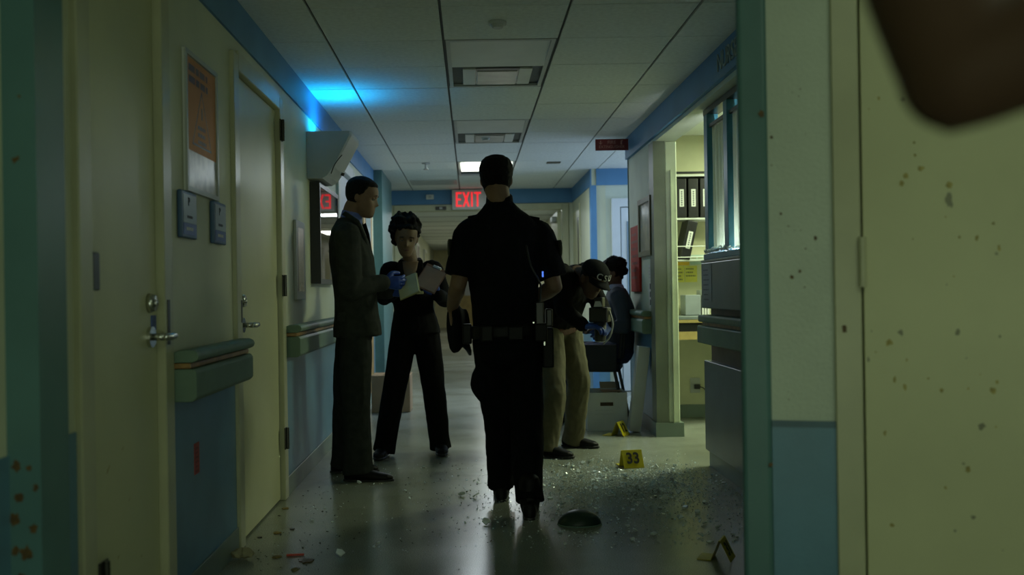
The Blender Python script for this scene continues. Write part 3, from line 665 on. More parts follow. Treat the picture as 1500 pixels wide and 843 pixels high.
for i in range(5): binder(1.722+i*0.098, 1.702, 0, ['black binder standing at the left end of the upper office shelf', 'black binder standing second on the upper office shelf', 'black binder half hidden by the window frame on the upper shelf', 'black binder further right on the upper office shelf', 'black binder furthest right on the upper office shelf'][i])
binder(1.745, 1.365, R(13), 'tilted black binder leaning on the lower office shelf')
def sheet(x0, x1, z0, z1, m, lab, cat_='note', dark=0):
    o = tag(boxo('sticky_note' if cat_ == 'note' else 'document', (x0, x1, OFY-0.004, OFY-0.001, z0, z1), m), lab, cat_)
    if dark:
        bm = B(); lines(bm, (x0+0.01, OFY-0.0042, z1-0.02), (1,0,0), (0,0,1), (x1-x0)*0.8, dark, 0.03, 0.012, dark); obj('printed_text', bm, mat('olive_print', (0.18, 0.18, 0.06)), o)
YEL = mat('yellow_paper', (0.62, 0.58, 0.10), 0.6); ORA = mat('amber_paper', (0.66, 0.42, 0.04), 0.6)
sheet(1.76, 1.885, 1.31, 1.41, ORA, 'amber paper note under the tilted binder')
sheet(1.74, 1.84, 1.165, 1.305, YEL, 'left yellow note sheet pinned to the office wall', 'note', 4)
sheet(1.845, 1.95, 1.165, 1.305, YEL, 'right yellow note sheet pinned to the office wall', 'note', 3)
sheet(1.89, 2.15, 1.315, 1.40, mat('pale_green_paper', (0.40, 0.52, 0.44), 0.6), 'pale green paper strip pinned beside the amber note', 'paper', 1)
t = thing('document_tray', 'grey upright document holder with white papers on the office desk', 'holder', (1.78, 8.25, 0.886))
boxo('case', (0, 0.13, 0, 0.2, 0.001, 0.17), mat('grey_tray', (0.24, 0.27, 0.28), 0.4), t, 0.004, 1)
for k in range(3): boxo('papers', (0.14+k*.022, 0.155+k*.022, 0, 0.2, 0.001, 0.21-k*.02), PAPER, t)

# ------------------------------------------------------------------ things on the floor
t = thing('file_box', 'white open cardboard file box on the floor by the right wall', 'box', (0.90, 7.80, 0.0))
CARD = mat('white_cardboard', (0.52, 0.54, 0.50), 0.7, var=0.05); BRC = mat('brown_cardboard', (0.34, 0.21, 0.11), 0.75, var=0.1)
bm = B(); w_, d_, h_ = 0.315, 0.38, 0.30; th = 0.006
bx(bm, 0, w_, 0, d_, 0.001, 0.006)
for a0, b0 in ((0, 0.102), (0.205, w_)): bx(bm, a0, b0, 0, th, 0.006, h_)
bx(bm, 0.102, 0.205, 0, th, 0.006, 0.195); bx(bm, 0.102, 0.205, 0, th, 0.225, h_)
bx(bm, 0, w_, d_-th, d_, 0.006, h_); bx(bm, 0, th, th, d_-th, 0.006, h_); bx(bm, w_-th, w_, th, d_-th, 0.006, h_)
obj('body', bm, CARD, t)
boxo('hand_hole_shade', (0.104, 0.203, 0.0065, 0.0085, 0.197, 0.223), mat('hole_shadow_board', (0.05, 0.035, 0.02), 0.8), t)  # dark board behind the hand hole paints the shade inside the box
bm = B(); quad(bm, [(0.006, 0.008, h_-.01), (w_-.006, .008, h_-.01), (w_-.006, .04, .02), (0.006, .04, .02)]); quad(bm, [(0.008, 0.006, h_-.001), (0.008, d_-.006, h_-.001), (0.03, d_-.006, .02), (0.03, .006, .02)]); obj('brown_lining', bm, BRC, t)
bm = B(); fs = bx(bm, 0.15, w_-0.01, 0.20, d_-.01, 0.285, 0.29); obj('brown_folder', bm, BRC, t)
bm = B(); quad(bm, [(0.15, d_-.004, h_), (w_, d_-.004, h_), (w_, d_+.03, h_+.05), (0.15, d_+.03, h_+.05)]); obj('flap', bm, mat('tan_cardboard', (0.38, 0.30, 0.18), 0.7), t)
bm = B(); lines(bm, (0.06, -0.0008, 0.165), (1,0,0), (0,0,1), 0.2, 2, 0.03, 0.004, 31); obj('printed_text', bm, METG, t)
bd = tag(boxo('board', (-0.045, 0.045, 0, 0.10, 0, 0.66), CARD, None, 0.003, 1), 'narrow white board leaning on the right wall beside the file box', 'board')
bd.location = (1.252, 7.68, 0.008); bd.rotation_euler = (0, R(7.5), 0)
t = thing('carton', 'brown cardboard carton on the floor behind the suited man', 'box', (-0.94, 9.22, 0.0))
bm = B(); bx(bm, 0, 0.36, 0, 0.35, 0.001, 0.345); obj('body', bm, mat('tan_carton', (0.40, 0.27, 0.15), 0.75, var=0.08), t, False, 0.004, 1)
boxo('tape', (0.165, 0.2, -0.001, 0.351, 0.3455, 0.3465), mat('packing_tape', (0.34, 0.24, 0.12), 0.2), t)
t2 = tag(boxo('carton', (-0.80, -0.60, 9.30, 9.52, 0.347, 0.42), mat('tan_carton', (0.4,)*3), None, 0.004, 1), 'small flat carton lying on top of the brown carton', 'box')

YM = mat('yellow_marker', (0.55, 0.46, 0.015), 0.4, var=0.04)
def marker(x, y, rz, s, num, label, order='V'):
    t = thing('evidence_marker', label, 'evidence marker', (x, y, 0.0), rz, 'yellow numbered evidence markers')
    # folded sheet seen along local y: flat flap, slope up, apex, slope down; width along local y
    pr = [(-0.115, 0.004), (-0.045, 0.004), (-0.004, 0.105), (0.004, 0.105), (0.055, 0.004)]
    bm = B(); w_ = 0.065; th = 0.0025
    pr = [(a*s, b*s) for a, b in pr]
    top = [[bm.verts.new((a, yy*s, b+0.001)) for a, b in pr] for yy in (-w_, w_)]
    bot = [[bm.verts.new((a, yy*s, b-th*s)) for a, b in pr] for yy in (-w_, w_)]
    for q in (top, bot):
        for i in range(4): bm.faces.new((q[0][i], q[0][i+1], q[1][i+1], q[1][i]))
    for k in (0, 1):
        for i in range(4): bm.faces.new((top[k][i], top[k][i+1], bot[k][i+1], bot[k][i]))
    for i in (0, 4): bm.faces.new((top[0][i], top[1][i], bot[1][i], bot[0][i]))
    obj('tent', bm, YM, t)
    c = (V((0.004*s, 0, 0.105*s))+V((0.055*s, 0, 0.004*s)))/2; d = (V((0.004*s, 0, 0.105*s))-V((0.055*s, 0, 0.004*s))).normalized()
    text('lettering', num, 0.098*s, c+V((d.z, 0, -d.x))*0.0035+V((0,0,.001)), (0,1,0), d, INK, t, sx=0.9, bold=0.0025*s)
    return t
marker(0.985, 6.20, R(-80), 1.0, '33', 'yellow evidence marker numbered 33 amid the broken glass')
marker(1.115, 7.55, R(-30), 1.0, '12', 'small yellow evidence marker standing in front of the file box')
marker(1.01, 4.06, R(-25), 0.8, '31', 'yellow evidence marker at the bottom right by the teal column')

t = thing('basin', 'dark green domed basin lying upside down on the floor', 'basin', (0.497, 4.70, 0.0))
DG = mat('dark_green_plastic', (0.008, 0.028, 0.02), 0.4, var=0.1)
bm = B(); secs = []
for z, r_ in ((0.004, .104), (0.012, .103), (0.026, .096), (0.044, .080), (0.059, .058), (0.068, .030), (0.071, .006)):
    secs.append(((0, 0, z), (r_, 0, 0), (0, r_*0.72, 0)))
loft(bm, secs, 28); obj('shell', bm, DG, t, True)
bm = B(); loft(bm, [((0,0,0.001), (0.106,0,0), (0,.077,0)), ((0,0,0.004), (0.107,0,0), (0,.078,0)), ((0,0,.0065), (.106,0,0), (0,.076,0))], 28); obj('rim', bm, mat('pale_green_rim', (0.16, 0.24, 0.20), 0.25), t)
# debris by the left wall
o = tag(boxo('plastic_stick', (-0.0, 0.075, 0, 0.011, 0, 0.009), mat('red_plastic', (0.55, 0.05, 0.02), 0.4), None, 0.003, 2), 'short red plastic stick on the floor near the left wall', 'stick')
o.location = (-0.80, 4.20, 0.001); o.rotation_euler = (0, 0, R(6))
bm = B(); blob(bm, (0, 0, 0.02), (0.04, 0.03, 0.022), sub=3)
for v_ in bm.verts: v_.co += V(NZ.noise_vector(v_.co*45))*0.014
mnz = min(v_.co.z for v_ in bm.verts)
for v_ in bm.verts: v_.co.z -= mnz
o = tag(obj('crumpled_paper', bm, mat('tan_paper', (0.30, 0.27, 0.16), 0.8, var=0.15)), 'crumpled tan paper lump against the left baseboard', 'paper'); o.location = (-0.975, 4.17, 0.001)
def litter(name, x, y, r, m, lab, cat_, seed, grp):
    bm = B(); splat(bm, (0,0,0.003), (1,0,0), (0,1,0), r, seed, 1.3)
    ext = bmesh.ops.extrude_face_region(bm, geom=list(bm.faces)); 
    for v_ in ext['geom']:
        if isinstance(v_, bmesh.types.BMVert): v_.co.z -= 0.003
    o = tag(obj(name, bm, m), lab, cat_, grp); o.location = (x, y, 0.0004); return o
LEAF = mat('dried_leaf', (0.24, 0.17, 0.04), 0.7, var=0.3, scale=40)
for i, (px, py, r_, lab) in enumerate(((406, 782, .022, 'flat brown scrap left of the red stick, nearer the door'), (450, 823, .03, 'rust coloured scrap right of the red stick'), (405, 817, .02, 'dull brown scrap just below the red stick'), (432, 836, .018, 'small brown scrap lowest on the floor at left'), (418, 746, .02, 'small brown scrap further up by the second left door'), (428, 776, .013, 'dark speck of litter to the right of the brown scrap'), (381, 788, .012, 'dark speck of litter near the second left door corner'))):
    dy = py-VY+ROLL*(px-VX); Y = F*CAMH/dy; q = P(px, py, Y)
    litter('litter_scrap', q.x, q.y, r_, STAIN if i == 1 else (LEAF if i < 5 else DARKM), lab, 'litter', i+300, 'litter scraps on the floor at left')
# small dark crumbs on the floor
rn = random.Random(11); bm = B()
for i in range(230):
    if i < 90: x, y = rn.gauss(-0.02, 0.16), rn.uniform(4.2, 6.6)
    elif i < 150: x, y = rn.uniform(-1.0, -0.5), rn.uniform(3.95, 5.6)
    else: x, y = rn.uniform(-0.9, 1.3), rn.uniform(3.95, 6.3)
    chip(bm, (x, y, 0.0008), rn.choice((.0025, .003, .004, .006)), rn)
o = obj('dirt_crumbs', bm, mat('dark_crumb', (0.05, 0.055, 0.04), 0.8)); o['kind'] = 'stuff'; tag(o, 'dark crumbs of dirt scattered over the corridor floor', 'dirt')
# broken glass over the floor
def glass_spot(rn):
    q = rn.random()
    if q < 0.60: return rn.gauss(0.93, 0.27), rn.gauss(5.75, 0.35)
    if q < 0.80: return rn.uniform(0.35, 1.4), rn.uniform(4.3, 6.1)
    if q < 0.93: return rn.gauss(0.5, 0.3), rn.gauss(5.4, 0.5)
    return rn.uniform(-0.9, 1.2), rn.uniform(4.2, 6.3)
def ok_spot(x, y):
    if x > 1.44 or x < -1.0: return False
    if math.hypot(x-0.497, y-4.70) < 0.13 or math.hypot(x-0.985, y-6.2) < 0.11 or math.hypot(x-0.98, y-4.08) < 0.16: return False
    return True
bm = B(); k = 0
while k < 7500:
    x, y = glass_spot(rn)
    if not ok_spot(x, y): continue
    chip(bm, (x, y, 0.0006), min(0.010, rn.lognormvariate(math.log(0.0030), 0.45)), rn); k += 1
o = obj('glass_crumbs', bm, GLASS); o['kind'] = 'stuff'; tag(o, 'fine glass crumbs spread over the floor before the counter', 'glass')
shards = []
for i in range(8):
    b2 = B(); chip(b2, (0, 0, 0), 0.011+0.0015*i, random.Random(i+50)); bmesh.ops.recalc_face_normals(b2, faces=b2.faces)
    me = bpy.data.meshes.new('glass_shard'); b2.to_mesh(me); b2.free(); me.materials.append(GLASS); shards.append(me)
k = 0
while k < 150:
    x, y = glass_spot(rn)
    if not ok_spot(x, y): continue
    o = bpy.data.objects.new('glass_shard', shards[k % 8]); COL.objects.link(o)
    o.location = (x, y, 0.0006); o.rotation_euler = (0, 0, rn.uniform(0, 6.28)); sc = rn.uniform(.6, 1.15); o.scale = (sc, sc, sc)
    if math.hypot(x-0.985, y-6.2) < 0.45: lb, gr = 'clear glass shard lying close around the marker numbered 33', 'shards around the marker 33'
    elif x > 1.1: lb, gr = 'clear glass shard on the floor along the foot of the counter', 'shards along the counter'
    elif x < 0.15: lb, gr = 'clear glass shard strayed to the left half of the corridor floor', 'stray shards on the left'
    elif math.hypot(x-0.497, y-4.70) < 0.5: lb, gr = 'clear glass shard on the floor around the green basin', 'shards around the basin'
    else: lb, gr = 'clear glass shard on open floor between the officer and the counter', 'shards on the open floor'
    tag(o, lb, 'glass shard', gr); k += 1
# ------------------------------------------------------------------ people
def grow(name, bm, m, parent, base, vox=0.007, smooth=2, fold=0.0, fs=9.0, stretch=(1,1,0.45), holes=None):
    "union of the closed lofts in bm (voxel remesh), smoothed, as one mesh in the frame of parent at base"
    bmesh.ops.recalc_face_normals(bm, faces=bm.faces)
    me = bpy.data.meshes.new('raw'); bm.to_mesh(me); bm.free()
    o = bpy.data.objects.new('raw', me); COL.objects.link(o)
    r = o.modifiers.new('r', 'REMESH'); r.mode = 'VOXEL'; r.voxel_size = vox
    if smooth:
        q = o.modifiers.new('s', 'SMOOTH'); q.factor = 0.5; q.iterations = smooth
    dg = bpy.context.evaluated_depsgraph_get(); out = bpy.data.meshes.new_from_object(o.evaluated_get(dg))
    bpy.data.objects.remove(o); bpy.data.meshes.remove(me)
    if fold:
        nrm = [v.normal.copy() for v in out.vertices]
        for v, n in zip(out.vertices, nrm):
            c = V((v.co.x*fs*stretch[0], v.co.y*fs*stretch[1], v.co.z*fs*stretch[2]))
            f = NZ.noise(c)*0.6+abs(NZ.noise(c*2.1))*-0.5
            v.co += n*fold*f
    out.transform(M.Translation(-V(base)))
    out.name = name
    for p in out.polygons: p.use_smooth = True
    return link(name, out, m, parent)

PROF = [(-.117,.062,.028,.018),(-.112,.082,.012,.030),(-.10,.092,-.012,.040),(-.085,.094,-.03,.048),(-.07,.094,-.045,.054),(-.055,.094,-.058,.059),
 (-.04,.094,-.070,.063),(-.025,.092,-.080,.066),(-.01,.089,-.088,.069),(.005,.088,-.094,.072),(.02,.092,-.098,.074),(.035,.095,-.100,.076),(.05,.093,-.100,.077),
 (.065,.087,-.097,.075),(.08,.076,-.089,.070),(.093,.060,-.077,.061),(.104,.040,-.058,.047),(.112,.018,-.036,.030),(.116,-.004,-.016,.008)]
def head_grid(bm, Mh, c, sc=1.0, off=None, nose=1.0):
    "sculpted head: profile rings with nose, lips, brow and eye sockets; off(x,y,z) pushes points outwards"
    n = 40; rings = []; c = V(c)
    zs = []
    for (a, b_) in zip(PROF, PROF[1:]):
        for t in (0, .5): zs.append(tuple(a[i]*(1-t)+b_[i]*t for i in range(4)))
    zs.append(PROF[-1])
    g = math.exp
    for z, fy, by, hw in zs:
        r = []; cy, hd = (fy+by)/2, (fy-by)/2
        for i in range(n):
            t = 2*math.pi*i/n; ct, st = math.cos(t), math.sin(t)
            x = hw*math.copysign(abs(ct)**0.92, ct); y = cy+hd*math.copysign(abs(st)**0.88, st)
            if st > 0.2 and off is None:
                ny = g(-(x/.0115)**2)
                if -.042 < z < .022: y += nose*ny*.027*max(0, min(1, (.022-z)/.05))*(1 if z > -.030 else max(0, (z+.042)/.012))
                y -= .013*g(-((abs(x)-.031)/.014)**2-((z-.004)/.011)**2)
                y += .005*g(-((abs(x)-.028)/.022)**2-((z-.024)/.008)**2)
                y += .007*g(-(x/.021)**2)*(g(-((z+.058)/.006)**2)+g(-((z+.073)/.007)**2))
                y -= .004*g(-(x/.024)**2-((z+.0655)/.003)**2)
                y += .006*g(-(x/.016)**2-((z+.098)/.012)**2)
                y -= .006*g(-((abs(x)-.052)/.012)**2-((z+.06)/.025)**2)
            p = V((x, y, z))
            if off is not None:
                d = V((x, y-cy, z*0.8)); d = d.normalized() if d.length > 1e-6 else V((0,0,1))
                p = p+d*off(x, y, z)
            r.append(bm.verts.new(c+Mh @ (p*sc)))
        rings.append(r)
    for a, b_ in zip(rings, rings[1:]):
        for i in range(n): bm.faces.new((a[i], a[(i+1) % n], b_[(i+1) % n], b_[i]))
    bm.faces.new(rings[0][::-1]); bm.faces.new(rings[-1])
    if off is None:
        for s in (-1, 1): blob(bm, c+Mh @ V((s*.074*sc, -.012*sc, -.008*sc)), (.011*sc, .019*sc, .031*sc), Mh @ M.Rotation(s*0.25, 3, 'Z'))
def frame_from(fwd, up=(0,0,1)):
    f = V(fwd).normalized(); r = f.cross(V(up)).normalized(); u = r.cross(f)
    return M(((r.x, f.x, u.x), (r.y, f.y, u.y), (r.z, f.z, u.z)))
def hand(bm, w, d, n, s, curl=0.5, k=1.0, fat=0.0, thumb=0.4):
    "palm and five separate fingers; d along the fingers, n the way the palm faces, s towards the thumb"
    w, d = V(w), V(d).normalized(); n = V(n); n = (n-d*n.dot(d)).normalized(); s_ = V(s); s = (s_-d*s_.dot(d)-n*s_.dot(n)).normalized()
    loft(bm, [(w-d*.012, s*(.026*k+fat), n*(.019*k+fat)), (w+d*.02*k, s*(.032*k+fat), n*(.018*k+fat)), (w+d*.055*k, s*(.040*k+fat), n*(.016*k+fat)), (w+d*.085*k, s*(.042*k+fat), n*(.013*k+fat)), (w+d*.097*k, s*(.036*k+fat), n*(.009*k+fat))], 16, 2.6)
    for i, ln in enumerate((.074, .082, .076, .060)):
        p = w+d*(.088 if i not in (0, 3) else .083)*k+s*(.031-.0205*i)*k
        fd = (d+s*(.10-.075*i)).normalized(); pts = [p-fd*.012, p]; a = 0
        for sg, bend in ((.45, 42), (.31, 58), (.24, 38)):
            a += R(bend)*curl
            p = p+(fd*math.cos(a)+n*math.sin(a))*ln*sg*k; pts.append(p)
        limb(bm, pts, [.0098*k+fat, .0098*k+fat, .0092*k+fat, .0084*k+fat, .0070*k+fat], n=10, sub=3)
    p = w+d*.022*k+s*.024*k; q = p+(d*.55+s*.75+n*.30)*.040*k
    e = q+(d*.9+s*.25*(1-thumb)+n*(.25+.6*thumb)).normalized()*.034*k; t = e+(d*.9-s*.25*thumb+n*.6*thumb).normalized()*.026*k
    limb(bm, [p, q, e, t], [.016*k+fat, .0125*k+fat, .0105*k+fat, .0085*k+fat], n=10, sub=3)
class Fig: pass
def axes(J):
    J.r = (V(J.shR)-V(J.shL)).normalized(); J.up = (V(J.neck)-V(J.pel)).normalized()
    J.f = J.up.cross(J.r).normalized(); J.r = J.f.cross(J.up).normalized()
    J.hr = (V(J.hipR)-V(J.hipL)); J.hr = (J.hr - J.up*J.hr.dot(J.up)).normalized()
def torso_secs(J, prof, grow_=0.0, base=None):
    "prof rows: t along pelvis-neck, half width, half depth, forward shift"
    a, b_ = V(J.pel), V(J.neck); out = []
    bend = getattr(J, 'bend', 0.0)
    for t, wd, dp, fw in prof:
        k = max(0, min(1, t)); r = J.hr.lerp(J.r, k).normalized(); c = a.lerp(b_, t)-J.f*(bend*4*k*(1-k))
        f = J.up.cross(r).normalized()
        out.append((c+f*fw, r*(wd+grow_), f*(dp+grow_)))
    return out
BODY_T = [(-.16,.10,.075,0),(-.06,.150,.100,-.01),(.08,.155,.10,-.005),(.30,.130,.088,.01),(.50,.142,.098,.012),(.70,.158,.105,.008),(.84,.160,.090,-.002),(.93,.115,.065,-.008),(1.0,.062,.055,-.005),(1.03,.05,.05,0)]
def shoe(bm, an, toe, k=1.0, sole=False, heel_h=0.0):
    "shoe from ankle joint and toe direction (unit, horizontal); bottom at an.z-0.085"
    an = V(an); d = V(toe).normalized(); s = V((-d.y, d.x, 0)).normalized(); z0 = an.z-0.085*k
    up = d.cross(s); up = up if up.z > 0 else -up
    g = an-up*0.085*k
    if sole:
        loft(bm, [(g-d*.082*k+up*.010, s*.010, up*.010), (g-d*.075*k+up*.010, s*.028, up*.010), (g-d*.02*k+up*.010, s*.034, up*.010), (g+d*.06*k+up*.010, s*.036, up*.010), (g+d*.12*k+up*.010, s*.046, up*.010), (g+d*.17*k+up*.010, s*.036, up*.010), (g+d*.200*k+up*.010, s*.012, up*.009)], 16, 3.2)
        return
    loft(bm, [(g-d*.078*k+up*.035, s*.012, up*.02), (g-d*.068*k+up*.045, s*.030, up*.042), (g-d*.03*k+up*.050, s*.036, up*.048), (g+d*.03*k+up*.045, s*.038, up*.043), (g+d*.08*k+up*.034, s*.043, up*.032), (g+d*.13*k+up*.028, s*.044, up*.026), (g+d*.17*k+up*.024, s*.034, up*.021), (g+d*.196*k+up*.02, s*.010, up*.012)], 18, 2.4)
    limb(bm, [g+up*.06, an+V((0,0,.04))], [.042*k, .046*k], n=14)
def body(J, root, base, skin, hands=True):
    J.skin = skin
    bm = B(); k = J.k
    loft(bm, torso_secs(J, [(t, w_*k*J.wk, d_*k*J.dk, f_) for t, w_, d_, f_ in BODY_T]), 24, 2.3)
    nk, hd = V(J.neck), V(J.head)
    limb(bm, [nk-J.up*.03, nk.lerp(hd, .45)-J.Mh @ V((0, .012, 0)), hd+J.Mh @ V((0, -.022, -.05))], [.056*k*J.nk, .053*k*J.nk, .056*k*J.nk], n=16)
    head_grid(bm, J.Mh, J.head, J.hs)
    for S_ in 'LR':
        g = lambda n_: V(getattr(J, n_+S_))
        limb(bm, [g('sh'), g('el'), g('wr')], [.052*k, .042*k, .027*k], n=14, smoothpath=False, sub=7)
        limb(bm, [g('sh'), g('sh').lerp(g('el'), .45), g('el')], [.050*k, .050*k, .040*k], n=14)
        limb(bm, [g('el'), g('el').lerp(g('wr'), .3), g('wr')], [.039*k, .043*k, .028*k], n=14)
        limb(bm, [g('hip'), g('kn')], [.080*k, .055*k], n=16)
        limb(bm, [g('kn'), g('kn').lerp(g('an'), .3), g('an')], [.053*k, .055*k, .036*k], n=14)
        loft(bm, [(g('an')-V((0,0,.052))+V(getattr(J, 'toe'+S_))*q, V(getattr(J, 'toe'+S_)).cross(V((0,0,1)))*.024, V((0,0,1))*h_) for q, h_ in ((-.05,.012),(0,.018),(.06,.012),(.11,.007))], 12)
        if hands and hasattr(J, 'hd'+S_):
            h_ = getattr(J, 'hd'+S_); hand(bm, g('wr'), *h_[:3], curl=h_[3], k=.95*k, thumb=h_[4] if len(h_) > 4 else .4)
    o = grow('body', bm, skin, root, base, .006, 1)
    return o
def eyes(J, root, base, bm_=None):
    for s in (-1, 1):
        c = V(J.head)+J.Mh @ (V((s*.031, .0735, .003))*J.hs)-V(base)
        bm = B(); blob(bm, c, (.0105*J.hs,)*3, None, 2); e = obj('eye', bm, mat('eye_white', (0.20, 0.19, 0.17), 0.3), root, True)
        bm = B(); blob(bm, c+J.Mh @ V((0, .0075, -.002)), (.0055,)*3, None, 1); obj('iris', bm, mat('dark_iris', (0.02, 0.012, 0.008), 0.1), e, True)
        bm = B(); blob(bm, c+J.Mh @ V((0, -.0003, .0048)), (.0122*J.hs, .0112*J.hs, .0100*J.hs), J.Mh, 2); obj('eyelid', bm, J.skin, root, True)
        bm = B(); limb(bm, [V(J.head)-V(base)+J.Mh @ (V((s*x, .094-abs(x-.03)*.25, .0245+.004*(1-((x-.03)/.02)**2)))*J.hs) for x in (.013, .03, .049)], [.0020, .0026, .0016], n=6); obj('eyebrow', bm, HAIRB, root, True)
def hairmask(front=.072, side=.028, back=-.055, h=.012):
    def f(x, y, z):
        a = math.atan2(y+.0, abs(x))            # front positive
        if y > .045: lim = front-.25*max(0, abs(x)-.03)
        elif y > -.005: lim = side+(front-side)*max(0, (y-.02)/.025) if y > .02 else side-.03*(0.02-y)/.025
        else: lim = back
        t = max(0, min(1, (z-lim)/.012)); 
        return -.012+(h+.012)*t
    return f
def hair(J, root, base, m, fn, noise=.004, ns=60, vox=.005, extra=None):
    bm = B(); head_grid(bm, J.Mh, J.head, J.hs, off=fn)
    if extra: extra(bm)
    o = grow('hair', bm, m, root, base, vox, 1)
    for v in o.data.vertices: v.co += v.normal*NZ.noise(v.co*ns)*noise
    return o
def sleeve(bm, J, S_, r0, r1, r2, upto=None):
    g = lambda n_: V(getattr(J, n_+S_)); c = V(J.neck).lerp(g('sh'), .55)-J.up*.035
    if upto is None:
        limb(bm, [c, g('sh'), g('sh').lerp(g('el'), .5), g('el')], [r0*.85, r0, (r0+r1)/2, r1], n=18)
        e, w_ = g('el'), g('wr'); end = e.lerp(w_, .95)
        limb(bm, [e, e.lerp(end, .5), end], [r1, (r1+r2)/2, r2], n=18)
    else:
        end = g('sh').lerp(g('el'), upto); d = (g('el')-g('sh')).normalized(); u = d.orthogonal().normalized(); v_ = d.cross(u)
        limb(bm, [c, g('sh'), g('sh').lerp(g('el'), .3)], [r0*.85, r0, r0], n=18)
        loft(bm, [(g('sh'), u*r0, v_*r0), (g('sh').lerp(g('el'), upto*.5), u*(r0+r1)/2, v_*(r0+r1)/2), (end, u*r1, v_*r1)], 20)
def trousers(bm, J, waist, rh, rk, rc, cuff=.06, top=.16, wk=1.0):
    loft(bm, torso_secs(J, [(-.22, .09*wk, .075, 0), (-.14, .140*wk, .105, -.006), (-.04, .168*wk, .122, -.010), (.08, .160*wk, .112, -.004), (top, .150*wk, .102, 0)]), 26, 2.4)
    for S_ in 'LR':
        g = lambda n_: V(getattr(J, n_+S_)); an = g('an'); kn = g('kn'); end = an+V((0, 0, cuff-.085))
        limb(bm, [g('hip'), g('hip').lerp(kn, .5), kn], [rh, (rh+rk)/2*1.03, rk], n=20)
        d = (kn-an).normalized(); u = V(getattr(J, 'toe'+S_)).normalized(); u = (u-d*u.dot(d)).normalized(); v_ = d.cross(u)
        q = kn.lerp(end, .5)
        limb(bm, [kn, q], [rk, (rk+rc)/2], n=20)
        loft(bm, [(kn, u*rk, v_*rk), (q, u*(rk+rc)/2, v_*(rk+rc)/2), (kn.lerp(end, .85), u*rc, v_*rc*.95), (end, u*rc*1.08, v_*rc)], 22)
HAIRB = mat('black_hair', (0.006, 0.005, 0.0045), 0.7, spec=0.15, var=0.3, scale=80, bump=0.6, bscale=300)
SKL = mat('light_brown_skin', (0.22, 0.13, 0.08), 0.6, var=0.08, scale=20, bump=0.05, bscale=400)
SKM = mat('tan_skin', (0.16, 0.10, 0.055), 0.6, var=0.08, scale=20, bump=0.05, bscale=400)
SKD = mat('brown_skin', (0.09, 0.045, 0.025), 0.6, var=0.08, scale=20, bump=0.05, bscale=400)
NAVY = mat('navy_uniform_cloth', (0.006, 0.007, 0.009), 0.85, var=0.15, scale=30, bump=0.15, bscale=260, spec=0.08)
SUIT = mat('charcoal_olive_suit', (0.036, 0.040, 0.034), 0.95, var=0.14, scale=25, bump=0.15, bscale=320, spec=0.08)
SUITP = mat('charcoal_olive_trousers', (0.030, 0.034, 0.030), 0.95, var=0.14, scale=25, bump=0.15, bscale=320, spec=0.08)
BLKS = mat('black_suit_cloth', (0.007, 0.007, 0.007), 0.85, var=0.15, scale=25, bump=0.15, bscale=320, spec=0.08)
KHAKI = mat('khaki_cloth', (0.095, 0.086, 0.045), 0.85, var=0.12, scale=25, bump=0.2, bscale=300)
BLKL = mat('black_leather', (0.006, 0.006, 0.006), 0.5, spec=0.2, var=0.15, bump=0.1, bscale=150)
GLOVE = mat('blue_nitrile', (0.02, 0.06, 0.30), 0.4, var=0.1, scale=30)
def glove(root, base, w, d, n, s, curl, k=.98, thumb=.4, arm=None, fat=.0022):
    bm = B(); hand(bm, w, d, n, s, curl, k, fat, thumb)
    if arm is not None: limb(bm, [V(w), V(w)+(V(arm)-V(w)).normalized()*.05], [.030, .036], n=14)
    return grow('glove', bm, GLOVE, root, base, .0045, 1)

# ---- officer walking away, seen from behind
J = Fig(); J.k = 1.0; J.wk = 1.08; J.dk = 1.05; J.nk = 1.12; J.hs = 0.97
YO = 4.98
J.pel = P(742, 497, YO); J.neck = P(732, 308, YO); J.head = P(727, 263, YO+.045)
J.Mh = frame_from((0.03, 1, -0.06))
J.shL = P(687, 342, YO); J.shR = P(789, 344, YO)
J.elL = P(671, 418, YO-.03); J.wrL = P(662, 452, YO+.20)
J.elR = P(812, 420, YO-.02); J.wrR = P(776, 442, YO+.21)
J.hipL = P(720, 500, YO); J.hipR = P(766, 500, YO)
J.knL = P(732, 612, YO+.20); J.anL = P(734, 700, YO+.33)
J.knR = P(771, 618, YO+.06); J.anR = P(776, 738, YO-.10)
base = V((J.pel.x, YO, 0))
J.anL.z = 0.088; J.anR.z = 0.088
J.toeL = V((0.02, 1, 0)).normalized(); J.toeR = V((0.08, 1, 0)).normalized()
J.hdL = ((0, .25, -1), (1, .1, 0), (0, 1, .2), .75, .7); J.hdR = ((-.3, 1, .1), (-.6, -.1, -.8), (-.5, 0, 1), .6, .5)
axes(J)
t = thing('person', 'police officer in a dark short-sleeved uniform walking away down the middle of the corridor', 'person', base)
body(J, t, base, SKL)
hair(J, t, base, HAIRB, hairmask(back=-.078, h=.013), .003)
bm = B()
loft(bm, torso_secs(J, [(.02,.165,.122,0),(.16,.168,.118,0),(.36,.172,.122,.004),(.56,.190,.130,.008),(.74,.205,.130,.006),(.86,.198,.112,-.002),(.93,.158,.090,-.008),(1.0,.105,.074,-.006),(1.06,.072,.062,0)]), 28, 2.4)
sleeve(bm, J, 'L', .075, .082, 0, .84); sleeve(bm, J, 'R', .075, .082, 0, .84)
o = grow('shirt', bm, NAVY, t, base, .008, 2, .012, 10)
bm = B(); cN = V(J.neck); loft(bm, [(cN+V((0,.0,-.015)), V((.077,0,0)), V((0,.070,.01))), (cN+V((0,.006,.03)), V((.071,0,0)), V((0,.066,.012))), (cN+V((0,.014,.078)), V((.065,0,0)), V((0,.062,.018)))], 24, cap=True); grow('collar', bm, NAVY, t, base, .006, 1)
